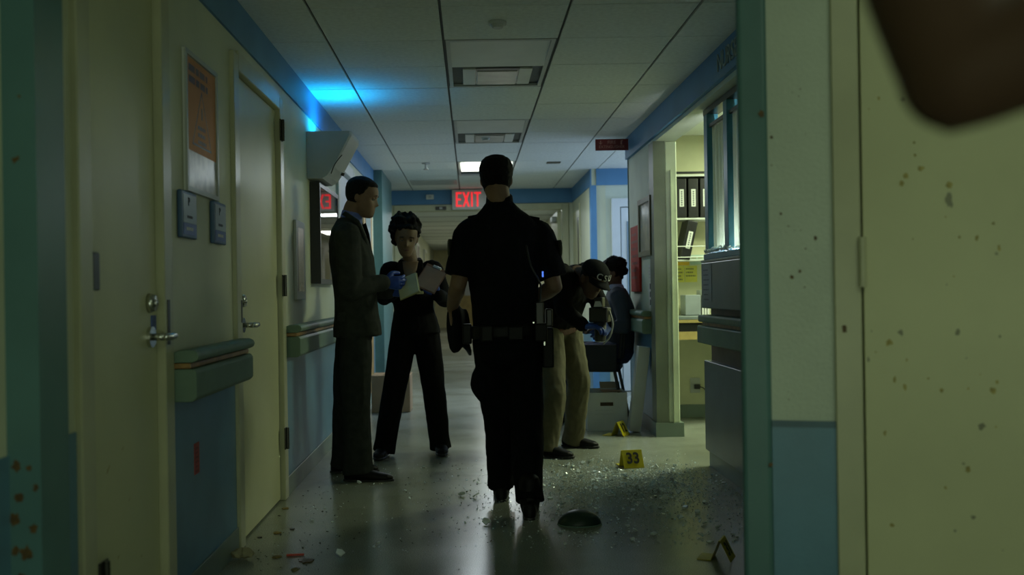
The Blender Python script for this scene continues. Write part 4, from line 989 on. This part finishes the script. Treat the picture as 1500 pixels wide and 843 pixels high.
for s in (-1, 1):
    a = V(J.shL if s < 0 else J.shR)
    bm = B(); p0 = cN.lerp(a, .45)+V((0, -.005, .032)); p1 = a+V((s*.005, 0, .078)); d = (p1-p0).normalized()
    loft(bm, [(p0-V(base), V((0,.022,0)), V((0,0,.007))), (p1-V(base), V((0,.026,0)), V((0,0,.007)))], 12, 4); obj('epaulette', bm, NAVY, t)
    bm = B(); c = a.lerp(V(J.elL if s < 0 else J.elR), .28)+V((s*.078, -.02, .0))-V(base)
    loft(bm, [(c-V((s*.004,0,0)), V((.01*s,-.034,0)), V((0,0,.044))), (c+V((s*.004,0,0)), V((.01*s,-.034,0)), V((0,0,.044)))], 14, 3); obj('shoulder_patch', bm, mat('dull_patch', (0.05, 0.055, 0.04), 0.8), t)
bm = B(); trousers(bm, J, 0, .100, .086, .074, .07, .10, 1.02)
limb(bm, [P(708, 535, YO+.02), P(704, 562, YO+.06), P(716, 585, YO+.10)], [.035, .052, .04], n=14)
grow('trousers', bm, NAVY, t, base, .008, 2, .014, 9)
bm = B(); loft(bm, torso_secs(J, [(.015,.178,.134,0),(.03,.183,.139,0),(.10,.181,.137,0),(.115,.176,.132,0)]), 32, 2.5); bx_ = grow('duty_belt', bm, BLKL, t, base, .007, 1)
def beltbox(x, y, dx, dy, dz, z, m, nm, bev=.008):
    c = V(J.pel)-V(base); bm = B(); bx(bm, c.x+x-dx, c.x+x+dx, y-dy, y+dy, c.z+z-dz, c.z+z+dz); return obj(nm, bm, m, t, False, bev, 2)
beltbox(.205, -.01, .028, .045, .10, -.045, BLKL, 'holster'); h_ = beltbox(.212, -.03, .018, .028, .045, .105, BLACKP, 'pistol_grip')
beltbox(.165, -.11, .032, .022, .045, .035, BLKL, 'pouch'); beltbox(-.10, -.145, .03, .02, .04, .035, BLKL, 'pouch'); beltbox(-.198, -.02, .024, .035, .05, .03, BLKL, 'pouch'); beltbox(.04, -.15, .038, .018, .035, .035, BLKL, 'handcuff_case')
beltbox(.128, -.142, .005, .004, .004, .085, CHROME, 'key_clip', .001); beltbox(.185, -.07, .004, .004, .012, -.02, CHROME, 'key_clip', .001)
q = V(J.pel)-V(base)
bm = B(); beltbox(.16, -.12, .02, .014, .055, .13, BLACKP, 'radio', .005); bm.free()
bm = B(); tube(bm, [q+V((.16, -.12, .18)), q+V((.165, -.135, .27)), q+V((.12, -.14, .36)), q+V((.10, -.12, .46))], .005); obj('radio_cord', bm, BLACKP, t, True)
bm = B(); q2 = P(795, 402, YO-.10)-base; bx(bm, q2.x-.004, q2.x+.004, q2.y-.004, q2.y+.004, q2.z-.014, q2.z+.014); obj('radio_light', bm, mat('blue_indicator', (0.05, 0.1, 0.6), 0.3, emit=(0.1, 0.25, 1.0), es=0.9), t)
for S_ in 'LR':
    bm = B(); shoe(bm, getattr(J, 'an'+S_), getattr(J, 'toe'+S_), 1.14); limb(bm, [V(getattr(J, 'an'+S_)), V(getattr(J, 'an'+S_))+V((0,0,.08))], [.055, .055], n=16); bt = grow('boot', bm, BLKL, t, base, .007, 1)
    bm = B(); shoe(bm, getattr(J, 'an'+S_), getattr(J, 'toe'+S_), 1.10, True); s_ = grow('sole', bm, BLACKP, t, base, .006, 1); s_.parent = bt
# cap held low in his left hand
cb = P(669, 480, YO+.215)
c_ = thing('uniform_cap', 'dark peaked uniform cap held by the officer in his left hand', 'cap', cb, R(15))
bm = B(); loft(bm, [((-.035,0,0),(0,.085,0),(0,0,.115)), ((-.02,0,0),(0,.10,0),(0,0,.135)), ((.005,0,0),(0,.10,0),(0,0,.132)), ((.03,0,0),(0,.078,0),(0,0,.10)), ((.055,0,0),(0,.076,0),(0,0,.098))], 26)
o = grow('crown', bm, NAVY, c_, (0,0,0), .006, 1, .008, 14)
bm = B(); loft(bm, [((.045,0,-.085),(0,.07,0),(.012,0,.02)), ((.062,0,-.12),(0,.058,0),(.004,0,.008)), ((.070,0,-.145),(0,.03,0),(.003,0,.004))], 18); obj('peak', bm, BLKL, c_, True)

# ---- man in a suit, in profile, facing right
J = Fig(); J.k = 1.0; J.wk = 1.0; J.dk = 1.0; J.nk = 1.05; J.hs = 1.0
YM_ = 6.02
J.pel = P(520, 478, YM_); J.neck = P(511, 322, YM_+.01); J.head = P(530, 289, YM_)
J.Mh = frame_from((1, -0.06, -0.27))
J.shR = P(509, 347, YM_-.185); J.shL = P(517, 345, YM_+.19)
J.elR = P(512, 424, YM_-.20); J.wrR = P(562, 414, YM_-.06)
J.elL = P(520, 420, YM_+.22); J.wrL = P(572, 428, YM_+.10)
J.hipR = P(520, 490, YM_-.09); J.hipL = P(517, 488, YM_+.09)
J.knR = P(521, 588, YM_-.11); J.anR = P(524, 682, YM_-.13)
J.knL = P(508, 585, YM_+.12); J.anL = P(504, 670, YM_+.16)
J.anR.z = J.anL.z = .088
base = V((J.pel.x, YM_, 0))
J.toeR = V((1, -.12, 0)).normalized(); J.toeL = V((1, .02, 0)).normalized()
J.hdR = ((1, .25, -.05), (.0, .9, .2), (.2, 0, 1), .55, .6); J.hdL = ((1, -.15, .1), (.1, -.8, .5), (0, .3, 1), .5, .5)
axes(J)
t = thing('person', 'man in a charcoal suit standing in profile, blue gloves holding a notepad', 'person', base)
body(J, t, base, SKL); eyes(J, t, base)
hair(J, t, base, HAIRB, hairmask(front=.070, side=.018, back=-.05, h=.011), .002)
bm = B()
loft(bm, torso_secs(J, [(-.10,.190,.148,.012),(-.02,.186,.146,.012),(.10,.178,.136,.014),(.26,.170,.128,.016),(.44,.178,.132,.014),(.62,.190,.134,.006),(.78,.196,.122,-.006),(.90,.165,.098,-.014),(.97,.10,.078,-.012),(1.02,.074,.066,-.006)]), 30, 2.5)
sleeve(bm, J, 'L', .078, .066, .050); sleeve(bm, J, 'R', .080, .068, .052)
grow('jacket', bm, SUIT, t, base, .008, 2, .012, 8)
bm = B(); cN = V(J.neck)
loft(bm, [(cN+V((.01,0,-.03)), V((.072,0,.0)), V((0,.076,0))), (cN+V((.016,0,.012)), V((.066,0,-.012)), V((0,.066,0))), (cN+V((.022,0,.046)), V((.060,0,-.016)), V((0,.060,0)))], 24); grow('shirt_collar', bm, mat('blue_shirt', (0.12, 0.16, 0.42), 0.7), t, base, .005, 1)
bm = B(); q = cN+V((.090, 0, -.07))-V(base); loft(bm, [(q+V((-.03,0,.05)), V((0,.030,0)), V((.012,0,.012))), (q+V((.008,0,-.05)), V((0,.055,0)), V((.018,0,0))), (q+V((.030,0,-.18)), V((0,.035,0)), V((.018,0,0)))], 16); obj('shirt_front', bm, mat('white_shirt', (0.55, 0.56, 0.56), 0.7), t, True)
bm = B(); loft(bm, [(q+V((.0,0,.04)), V((0,.014,0)), V((.014,0,.008))), (q+V((.018,0,-.02)), V((0,.020,0)), V((.016,0,0))), (q+V((.042,0,-.20)), V((0,.032,0)), V((.016,0,0)))], 12, 3); obj('tie', bm, BLKS, t, True)
for s in (-1, 1):
    bm = B(); loft(bm, [(cN+V((-.02, s*.075, .035))-V(base), V((0,.02,0)), V((.012,0,.01))), (cN+V((.06, s*.085, -.02))-V(base), V((0,.03,0)), V((.012,0,.010))), (cN+V((.105, s*.085, -.12))-V(base), V((0,.038,0)), V((.012,0,.004))), (cN+V((.135, s*.03, -.30))-V(base), V((0,.014,0)), V((.008,0,0)))], 14, 3); obj('lapel', bm, SUIT, t, True)
bm = B(); e, w_ = V(J.elR), V(J.wrR); limb(bm, [e.lerp(w_, .93)-base, e.lerp(w_, 1.0)-base], [.036, .036], n=16); obj('shirt_cuff', bm, mat('white_shirt', (0.5,)*3), t, True)
bm = B(); q = V(J.elR).lerp(V(J.wrR), .5)
bm.free()
bm = B(); c = V(J.pel)-V(base); loft(bm, [(c+V((.0, -.150, .06)), V((.085, .012, 0)), V((0, 0, .030))), (c+V((.0, -.162, .06)), V((.085, .012, 0)), V((0, 0, .030)))], 12, 5); obj('pocket_flap', bm, SUIT, t)
bm = B(); trousers(bm, J, 0, .100, .088, .084, .035, .14); grow('trousers', bm, SUITP, t, base, .008, 2, .016, 9)
glove(t, base, J.wrR, *J.hdR[:4], thumb=.6, arm=J.elR); glove(t, base, J.wrL, *J.hdL[:4], thumb=.5, arm=J.elL)
for S_ in 'LR':
    bm = B(); shoe(bm, getattr(J, 'an'+S_), getattr(J, 'toe'+S_), 1.08); bt = grow('shoe', bm, BLKL, t, base, .006, 1)
    bm = B(); shoe(bm, getattr(J, 'an'+S_), getattr(J, 'toe'+S_), 1.10, True); s_ = grow('sole', bm, BLACKP, t, base, .006, 1); s_.parent = bt
# his notepad
pc = P(598, 419, YM_-.02)
n_ = thing('notepad', 'pale open notepad held in the blue gloves of the suited man', 'notepad', pc, R(-8))
CREAMP = mat('cream_paper', (0.50, 0.50, 0.30), 0.7)
bm = B(); bx(bm, -.062, .062, -.09, .09, -.004, .004); xf(bm, M.Rotation(R(-22), 4, 'Y') @ M.Rotation(R(42), 4, 'X')); obj('pages', bm, CREAMP, n_)
bm = B(); bx(bm, -.066, .066, -.094, .094, -.009, -.0045); xf(bm, M.Rotation(R(-22), 4, 'Y') @ M.Rotation(R(42), 4, 'X')); obj('cover', bm, mat('olive_card', (0.25, 0.25, 0.10), 0.7), n_)

# ---- woman facing us
J = Fig(); J.k = .93; J.wk = .95; J.dk = .95; J.nk = 1.0; J.hs = 1.0
YW = 6.78
J.pel = P(608, 478, YW); J.neck = P(602, 386, YW+.02); J.head = P(595, 349, YW-.04)
J.Mh = frame_from((0.10, -1, -0.30), (0.06, 0, 1))
J.shR = P(571, 396, YW); J.shL = P(634, 395, YW+.02)
J.elR = P(562, 437, YW-.02); J.wrR = P(589, 420, YW-.24)
J.elL = P(652, 440, YW+.0); J.wrL = P(640, 432, YW-.19)
J.hipR = P(592, 488, YW); J.hipL = P(624, 488, YW)
J.knR = P(577, 575, YW-.02); J.anR = P(562, 655, YW-.05)
J.knL = P(636, 572, YW+.04); J.anL = P(645, 648, YW+.08)
J.anR.z = J.anL.z = .086
base = V((J.pel.x, YW, 0))
J.toeR = V((-.15, -1, 0)).normalized(); J.toeL = V((.12, -1, 0)).normalized()
J.hdR = ((.45, -.6, .35), (.5, -.2, -.8), (.4, 0, .9), .5, .5); J.hdL = ((-.35, -.15, .85), (-.3, -.95, -.2), (-.9, .2, 0), .15, .3)
axes(J)
t = thing('person', 'woman in a black trouser suit facing us, looking down at her clipboard', 'person', base)
body(J, t, base, SKM); eyes(J, t, base)
def curls(bm):
    rn = random.Random(4); n_ = 0
    while n_ < 150:
        a = rn.uniform(0, 6.28); b_ = rn.random()
        x = .010+.090*math.cos(a)*(1-.45*b_*b_); y = -.03+.090*math.sin(a)*(1-.4*b_); z = .050+.098*b_
        if y > .030 and z < .080: continue
        blob(bm, V(J.head)+J.Mh @ V((x, y, z)), (rn.uniform(.018, .030),)*3, None, 1); n_ += 1
    for i in range(60):
        s = 1 if i < 44 else -1; z = rn.uniform(-.055 if s > 0 else .02, .07)
        blob(bm, V(J.head)+J.Mh @ V((s*(.070+(.022 if s > 0 else .004)*min(1, (z+.06)/.09)), rn.uniform(-.085, -.012), z)), (rn.uniform(.016, .024),)*3, None, 1)
hair(J, t, base, HAIRB, hairmask(front=.072, side=.03, back=-.06, h=.016), .014, 38, .006, curls)
bm = B(); q = V(J.head)-V(base)
limb(bm, [q+J.Mh @ V((x, .097-abs(x)*.35, -.062)) for x in (-.02, 0, .02)], [.003, .005, .003], n=8); obj('lips', bm, mat('dark_lips', (0.12, 0.04, 0.035), 0.4), t, True)
bm = B()
loft(bm, torso_secs(J, [(-.14,.172,.130,0),(-.02,.166,.126,0),(.12,.150,.112,.004),(.28,.136,.102,.008),(.46,.146,.118,.016),(.62,.160,.122,.014),(.78,.166,.106,.002),(.89,.150,.086,-.008),(.95,.105,.07,-.010)]), 30, 2.4)
sleeve(bm, J, 'L', .066, .055, .045); sleeve(bm, J, 'R', .066, .055, .045)
grow('jacket', bm, BLKS, t, base, .007, 2, .010, 9)
# open neckline: skin and camisole shown between the lapels
cN = V(J.neck)-V(base)
bm = B(); loft(bm, [(cN+V((0,-.060,.010)), V((.055,0,0)), V((0,.02,.01))), (cN+V((0,-.102,-.045)), V((.048,0,0)), V((0,.02,.004))), (cN+V((0,-.130,-.11)), V((.030,0,0)), V((0,.014,0))), (cN+V((0,-.136,-.16)), V((.008,0,0)), V((0,.008,0)))], 18); obj('neckline', bm, SKM, t, True)
for s in (-1, 1):
    bm = B(); loft(bm, [(cN+V((s*.055, .03, .030)), V((.014,0,0)), V((0,.014,.01))), (cN+V((s*.066,-.055,.012)), V((.018,0,0)), V((0,.012,.008))), (cN+V((s*.068,-.105,-.05)), V((.026,0,0)), V((0,.012,.004))), (cN+V((s*.045,-.132,-.12)), V((.026,0,0)), V((0,.009,0))), (cN+V((s*.012,-.146,-.19)), V((.010,0,0)), V((0,.008,0)))], 14, 3); obj('lapel', bm, BLKS, t, True)
bm = B(); trousers(bm, J, 0, .094, .080, .080, .030, .16, .98); grow('trousers', bm, BLKS, t, base, .008, 2, .012, 9)
bm = B(); c = P(615, 429, YW-.14)-base; bx(bm, c.x-.024, c.x+.024, c.y-.006, c.y+.006, c.z-.010, c.z+.010); obj('yellow_badge', bm, mat('pale_yellow_badge', (0.62, 0.58, 0.28), 0.5), t, False, .002, 1)
glove(t, base, J.wrR, *J.hdR[:4], k=.92, arm=J.elR); glove(t, base, J.wrL, *J.hdL[:4], k=.92, arm=J.elL)
for S_ in 'LR':
    bm = B(); shoe(bm, getattr(J, 'an'+S_), getattr(J, 'toe'+S_), .95); bt = grow('shoe', bm, BLKL, t, base, .006, 1)
    bm = B(); shoe(bm, getattr(J, 'an'+S_), getattr(J, 'toe'+S_), .97, True); s_ = grow('sole', bm, BLACKP, t, base, .006, 1); s_.parent = bt
pc = P(631, 408, YW-.325)
n_ = thing('clipboard', 'brown clipboard with a pale paper held up by the woman in black', 'clipboard', pc, R(-12))
mt = M.Rotation(R(24), 4, 'Y') @ M.Rotation(R(52), 4, 'X')
bm = B(); bx(bm, -.075, .075, -.10, .10, -.004, .0); xf(bm, mt); obj('board', bm, mat('brown_hardboard', (0.20, 0.10, 0.06), 0.6), n_)
bm = B(); bx(bm, -.068, .068, -.092, .080, .0005, .003); xf(bm, mt); obj('paper', bm, mat('tan_form', (0.30, 0.20, 0.14), 0.7), n_)
bm = B(); bx(bm, -.03, .03, .080, .102, .0005, .010); xf(bm, mt); obj('clip', bm, CHROME, n_, False, .002, 1)

# ---- crime scene technician bending forward
J = Fig(); J.k = .97; J.wk = 1.0; J.dk = 1.0; J.nk = .95; J.hs = .97
YC = 6.80
J.pel = P(818, 478, YC+.10); J.neck = P(848, 398, YC-.20); J.head = P(868, 409, YC-.30)
J.Mh = frame_from((0.36, -0.70, -0.52), (.3, -.2, 1))
J.shR = P(822, 402, YC-.28); J.shL = P(858, 400, YC+.02)
J.elR = P(826, 455, YC-.36); J.wrR = P(855, 478, YC-.40)
J.elL = P(880, 450, YC-.06); J.wrL = P(892, 476, YC-.26)
J.hipR = P(806, 488, YC+.02); J.hipL = P(832, 488, YC+.14)
J.knR = P(812, 575, YC-.14); J.anR = P(801, 655, YC-.18)
J.knL = P(848, 562, YC+.10); J.anL = P(838, 640, YC+.22)
J.anR.z = J.anL.z = .087
base = V((J.pel.x, YC, 0))
J.toeR = V((.85, -.5, 0)).normalized(); J.toeL = V((.9, -.42, 0)).normalized()
J.hdR = ((.7, -.3, .0), (0, .2, -1), (.3, .9, 0), .6, .5); J.hdL = ((-.5, -.5, -.4), (-.6, 0, -.4), (0, -.8, .5), .6, .5)
J.bend = .03
axes(J)
t = thing('person', 'technician in black cap, black shirt and khaki trousers bending over a camera', 'person', base)
body(J, t, base, SKD); eyes(J, t, base)
hair(J, t, base, HAIRB, hairmask(front=.075, side=.02, back=-.05, h=.008), .002)
bm = B()
loft(bm, torso_secs(J, [(.06,.166,.122,0),(.25,.162,.122,.0),(.45,.172,.132,.0),(.65,.186,.136,.0),(.80,.188,.116,-.004),(.91,.150,.090,-.01),(.98,.09,.072,-.008),(1.02,.068,.06,0)]), 28, 2.4)
sleeve(bm, J, 'L', .072, .060, .046); sleeve(bm, J, 'R', .072, .060, .046)
grow('shirt', bm, BLKS, t, base, .008, 2, .014, 9)
bm = B(); loft(bm, torso_secs(J, [(.03,.158,.116,0),(.05,.164,.122,0),(.13,.164,.122,0),(.15,.158,.116,0)]), 28, 2.4); grow('belt', bm, mat('red_brown_leather', (0.10, 0.035, 0.02), 0.5), t, base, .007, 1)
bm = B(); trousers(bm, J, 0, .098, .084, .076, .035, .08); grow('trousers', bm, KHAKI, t, base, .008, 2, .018, 9)
bm = B(); head_grid(bm, J.Mh, J.head, J.hs, off=lambda x, y, z: -.015+.032*max(0, min(1, (z-.022-.02*(y > .05))/.012)))
o = grow('cap', bm, mat('black_cap_cloth', (0.009, 0.010, 0.011), 0.9, spec=0.1, bump=.1, bscale=300), t, base, .005, 2)
hc = V(J.head)-V(base)
bm = B(); secs = []
for a in range(-70, 71, 14):
    s_, c_ = math.sin(R(a)), math.cos(R(a))
    p_in = V((.078*s_, -.002+.098*c_, .040)); p_out = V((.082*s_, .02+.155*c_, .022-.014*abs(s_)))
    secs.append(((hc+J.Mh @ ((p_in+p_out)/2)), J.Mh @ ((p_out-p_in)/2), J.Mh @ V((0, .001, .004))))
loft(bm, secs, 10, 3); obj('cap_brim', bm, mat('black_cap_cloth', (.01,)*3), o, True)
fw = J.Mh @ V((0.05, 1, .35)).normalized()
up_ = J.Mh @ V((0, -.35, 1)).normalized()
# lettering wraps the cap front: one letter each
for ch, a in (('C', 27), ('S', -1), ('U', -29)):
    dv = V((math.sin(R(a)), math.cos(R(a)), 0)); pos = hc+J.Mh @ (V((.092*dv.x, -.002+.113*dv.y, .072))*J.hs)
    up_ = J.Mh @ (V((0, 0, 1))-dv*.30).normalized(); rt_ = J.Mh @ V((-dv.y, dv.x, 0))
    text('lettering', ch, .058, pos, rt_, up_, mat('white_thread', (0.62, 0.62, 0.60), 0.7), o, .0015)
glove(t, base, J.wrR, *J.hdR[:4], arm=J.elR, k=1.02); glove(t, base, J.wrL, *J.hdL[:4], arm=J.elL, k=1.0)
for S_ in 'LR':
    bm = B(); shoe(bm, getattr(J, 'an'+S_), getattr(J, 'toe'+S_), .98); bt = grow('shoe', bm, BLKL, t, base, .006, 1)
    bm = B(); shoe(bm, getattr(J, 'an'+S_), getattr(J, 'toe'+S_), 1.0, True); s_ = grow('sole', bm, BLACKP, t, base, .006, 1); s_.parent = bt
pc = P(879, 470, YC-.42)
n_ = thing('camera', 'black camera with flash and long lens held pointing down by the bending technician', 'camera', pc, R(-30))
bm = B(); bx(bm, -.065, .065, -.035, .035, -.01, .085); obj('camera_body', bm, BLACKP, n_, False, .008, 2)
bm = B(); cyl(bm, (.0, 0, -.13), (0, 0, -.0105), .036, 22, .040); obj('lens', bm, BLACKP, n_, True)
bm = B(); cyl(bm, (.0, 0, -.136), (0, 0, -.1305), .034, 22); obj('lens_rim', bm, CHROME, n_, True)
bm = B(); bx(bm, -.03, .03, -.03, .02, .0855, .15); obj('flash', bm, BLACKP, n_, False, .006, 2)
bm = B(); quad(bm, [(-.03, -.0305, .09), (.03, -.0305, .09), (.018, -.032, .125), (-.018, -.032, .125)]); obj('flash_window', bm, PAPER, n_)
bm = B(); tube(bm, [(.066, 0, .06), (.09, -.01, -.02), (.075, -.02, -.10), (.04, -.04, -.145)], .006); obj('strap', bm, mat('pale_strap', (0.5, 0.5, 0.5), 0.6), n_, True)

# ---- person sitting on a chair beyond the technician
YS = 8.42
ch = thing('chair', 'black fabric chair with metal legs behind the technician in the alcove', 'chair', (1.075, YS, 0), R(-12))
CHB = mat('black_chair_fabric', (0.015, 0.016, 0.02), 0.7, var=.2)
boxo('seat', (-.24, .19, -.24, .24, .43, .50), CHB, ch, .02, 3)
bm = B(); bx(bm, .17, .215, -.23, .23, .52, .93); bmesh.ops.bevel(bm, geom=list(bm.edges), offset=.02, segments=3, affect='EDGES')
for v_ in bm.verts: v_.co.x += (v_.co.z-.5)*.10
obj('backrest', bm, CHB, ch)
for s in (-1, 1):
    boxo('arm_panel', (-.20, .17, s*.262-.012, s*.262+.012, .44, .66), CHB, ch, .008, 2)
    for x0, x1 in ((-.20, -.24), (.15, .23)):
        bm = B(); tube(bm, [(x0, s*.245, .43), (x1, s*.255, .012)], .014); obj('leg', bm, CHROME if x0 < 0 else DARKM, ch, True)
J = Fig(); J.k = .95; J.wk = .98; J.dk = 1.0; J.nk = .95; J.hs = .95
J.pel = V((1.24, YS+.02, .60)); J.neck = V((1.235, YS-.0, 1.135)); J.head = V((1.20, YS-.01, 1.255))
J.Mh = frame_from((-.9, .15, -.30)); J.bend = .02
J.shL = V((1.22, YS-.19, 1.06)); J.shR = V((1.24, YS+.18, 1.06))
J.elL = V((1.27, YS-.245, .80)); J.wrL = V((1.06, YS-.255, .80)); J.elR = V((1.15, YS+.22, .80)); J.wrR = V((.96, YS+.10, .77))
J.hipL = V((1.20, YS-.09, .585)); J.hipR = V((1.20, YS+.09, .585))
J.knL = V((.80, YS-.12, .56)); J.knR = V((.80, YS+.12, .56)); J.anL = V((.78, YS-.14, .088)); J.anR = V((.72, YS+.12, .088))
J.toeL = V((-1, -.1, 0)).normalized(); J.toeR = V((-1, .1, 0)).normalized()
J.hdL = ((-1, .3, -.1), (0, .3, -1), (0, 1, .2), .4, .3); J.hdR = ((-1, -.3, -.1), (0, -.3, -1), (0, -1, .2), .4, .3)
base = V((1.22, YS, 0)); axes(J)
t = thing('person', 'seated person with dark curly hair, mostly hidden behind the bending technician', 'person', base)
body(J, t, base, SKD); eyes(J, t, base)
def bun(bm):
    rn = random.Random(9)
    for i in range(70):
        d_ = V((rn.gauss(0,1), rn.gauss(-.8,.8), rn.gauss(.5,1))).normalized(); blob(bm, V(J.head)+J.Mh @ V((d_.x*.078, -.035+d_.y*.092, .025+d_.z*.085)), (rn.uniform(.02, .032),)*3, None, 1)
hair(J, t, base, HAIRB, hairmask(front=.070, side=.02, back=-.05, h=.016), .007, 50, .006, bun)
bm = B(); loft(bm, torso_secs(J, [(-.08,.16,.125,0),(.15,.165,.13,0),(.45,.165,.128,0),(.65,.180,.128,0),(.80,.185,.108,0),(.91,.14,.085,-.008),(.98,.085,.07,-.006)]), 26, 2.4)
sleeve(bm, J, 'L', .07, .058, .045); sleeve(bm, J, 'R', .07, .058, .045)
grow('top', bm, mat('dark_slate_top', (0.035, 0.045, 0.07), 0.8, bump=.1, bscale=300), t, base, .009, 2, .012, 9)
bm = B(); cN = V(J.neck); loft(bm, [(cN+V((-.005,0,-.02)), V((.075,0,0)), V((0,.08,0))), (cN+V((-.012,0,.022)), V((.066,0,0)), V((0,.07,0)))], 22); grow('collar', bm, mat('lavender_collar', (0.36, 0.38, 0.55), 0.7), t, base, .006, 1)
bm = B(); trousers(bm, J, 0, .095, .08, .072, .05, .10); grow('trousers', bm, mat('indigo_denim', (0.03, 0.035, 0.09), 0.8), t, base, .009, 2, .012, 9)
for S_ in 'LR':
    bm = B(); shoe(bm, getattr(J, 'an'+S_), getattr(J, 'toe'+S_), 1.0); bt = grow('shoe', bm, BLKL, t, base, .007, 1)
pc = V((.99, YS-.24, .885))
n_ = tag(boxo('folder', (-.075, .075, -.006, .006, -.06, .06), mat('cream_folder', (0.42, 0.40, 0.28), 0.7), None, .002, 1), 'cream folder held upright by the seated person', 'folder'); n_.location = (1.06, YS-.285, .86); n_.rotation_euler = (R(-12), R(8), R(10))

# ---- bystander close to us, only a raised bent arm reaches the picture
J = Fig(); J.k = .88; J.wk = 1.0; J.dk = 1.0; J.nk = 1.0; J.hs = 1.0
J.pel = V((.86, .50, .93)); J.neck = V((.84, .50, 1.46)); J.head = V((.82, .53, 1.62)); J.Mh = frame_from((-.2, 1, 0))
J.shL = V((.66, .50, 1.38)); J.shR = V((1.03, .50, 1.38))
J.elL = P(1404, 112, .62); J.wrL = P(1245, -330, .68)
J.elR = V((1.13, .46, 1.10)); J.wrR = V((1.05, .66, 1.02))
J.hipL = V((.77, .5, .92)); J.hipR = V((.95, .5, .92)); J.knL = V((.76, .53, .5)); J.knR = V((.96, .53, .5)); J.anL = V((.76, .5, .088)); J.anR = V((.96, .5, .088))
J.toeL = J.toeR = V((0, 1, 0)); J.hdL = ((0, .2, 1), (.3, 1, 0), (1, 0, 0), .4, .4); J.hdR = ((-.4, 1, 0), (-1, 0, 0), (0, 0, 1), .4, .4)
base = V((.86, .5, 0)); axes(J)
t = thing('person', 'bystander close to the viewer, only a blurred bare elbow visible at top right', 'person', base)
body(J, t, base, mat('dark_brown_skin', (0.060, 0.032, 0.018), 0.7, var=.06, spec=.2))
hair(J, t, base, HAIRB, hairmask(h=.012))
bm = B(); loft(bm, torso_secs(J, [(-.06,.17,.125,0),(.15,.165,.12,0),(.45,.175,.128,0),(.70,.19,.13,0),(.85,.18,.108,0),(.93,.13,.08,0),(1.0,.075,.066,0)]), 26, 2.4)
sleeve(bm, J, 'L', .075, .072, 0, .42); sleeve(bm, J, 'R', .075, .075, 0, .7)
grow('shirt', bm, BLKS, t, base, .009, 2, .01, 9)
bm = B(); trousers(bm, J, 0, .098, .084, .078, .03, .1); grow('trousers', bm, NAVY, t, base, .01, 2)
for S_ in 'LR':
    bm = B(); shoe(bm, getattr(J, 'an'+S_), getattr(J, 'toe'+S_), 1.05); grow('shoe', bm, BLKL, t, base, .008, 1)

for o in bpy.data.objects:
    if o.parent and o.name.split('.')[0] in ('printed_text', 'triangle_text', 'heading_text', 'white_text'): o['kind'] = 'stuff'
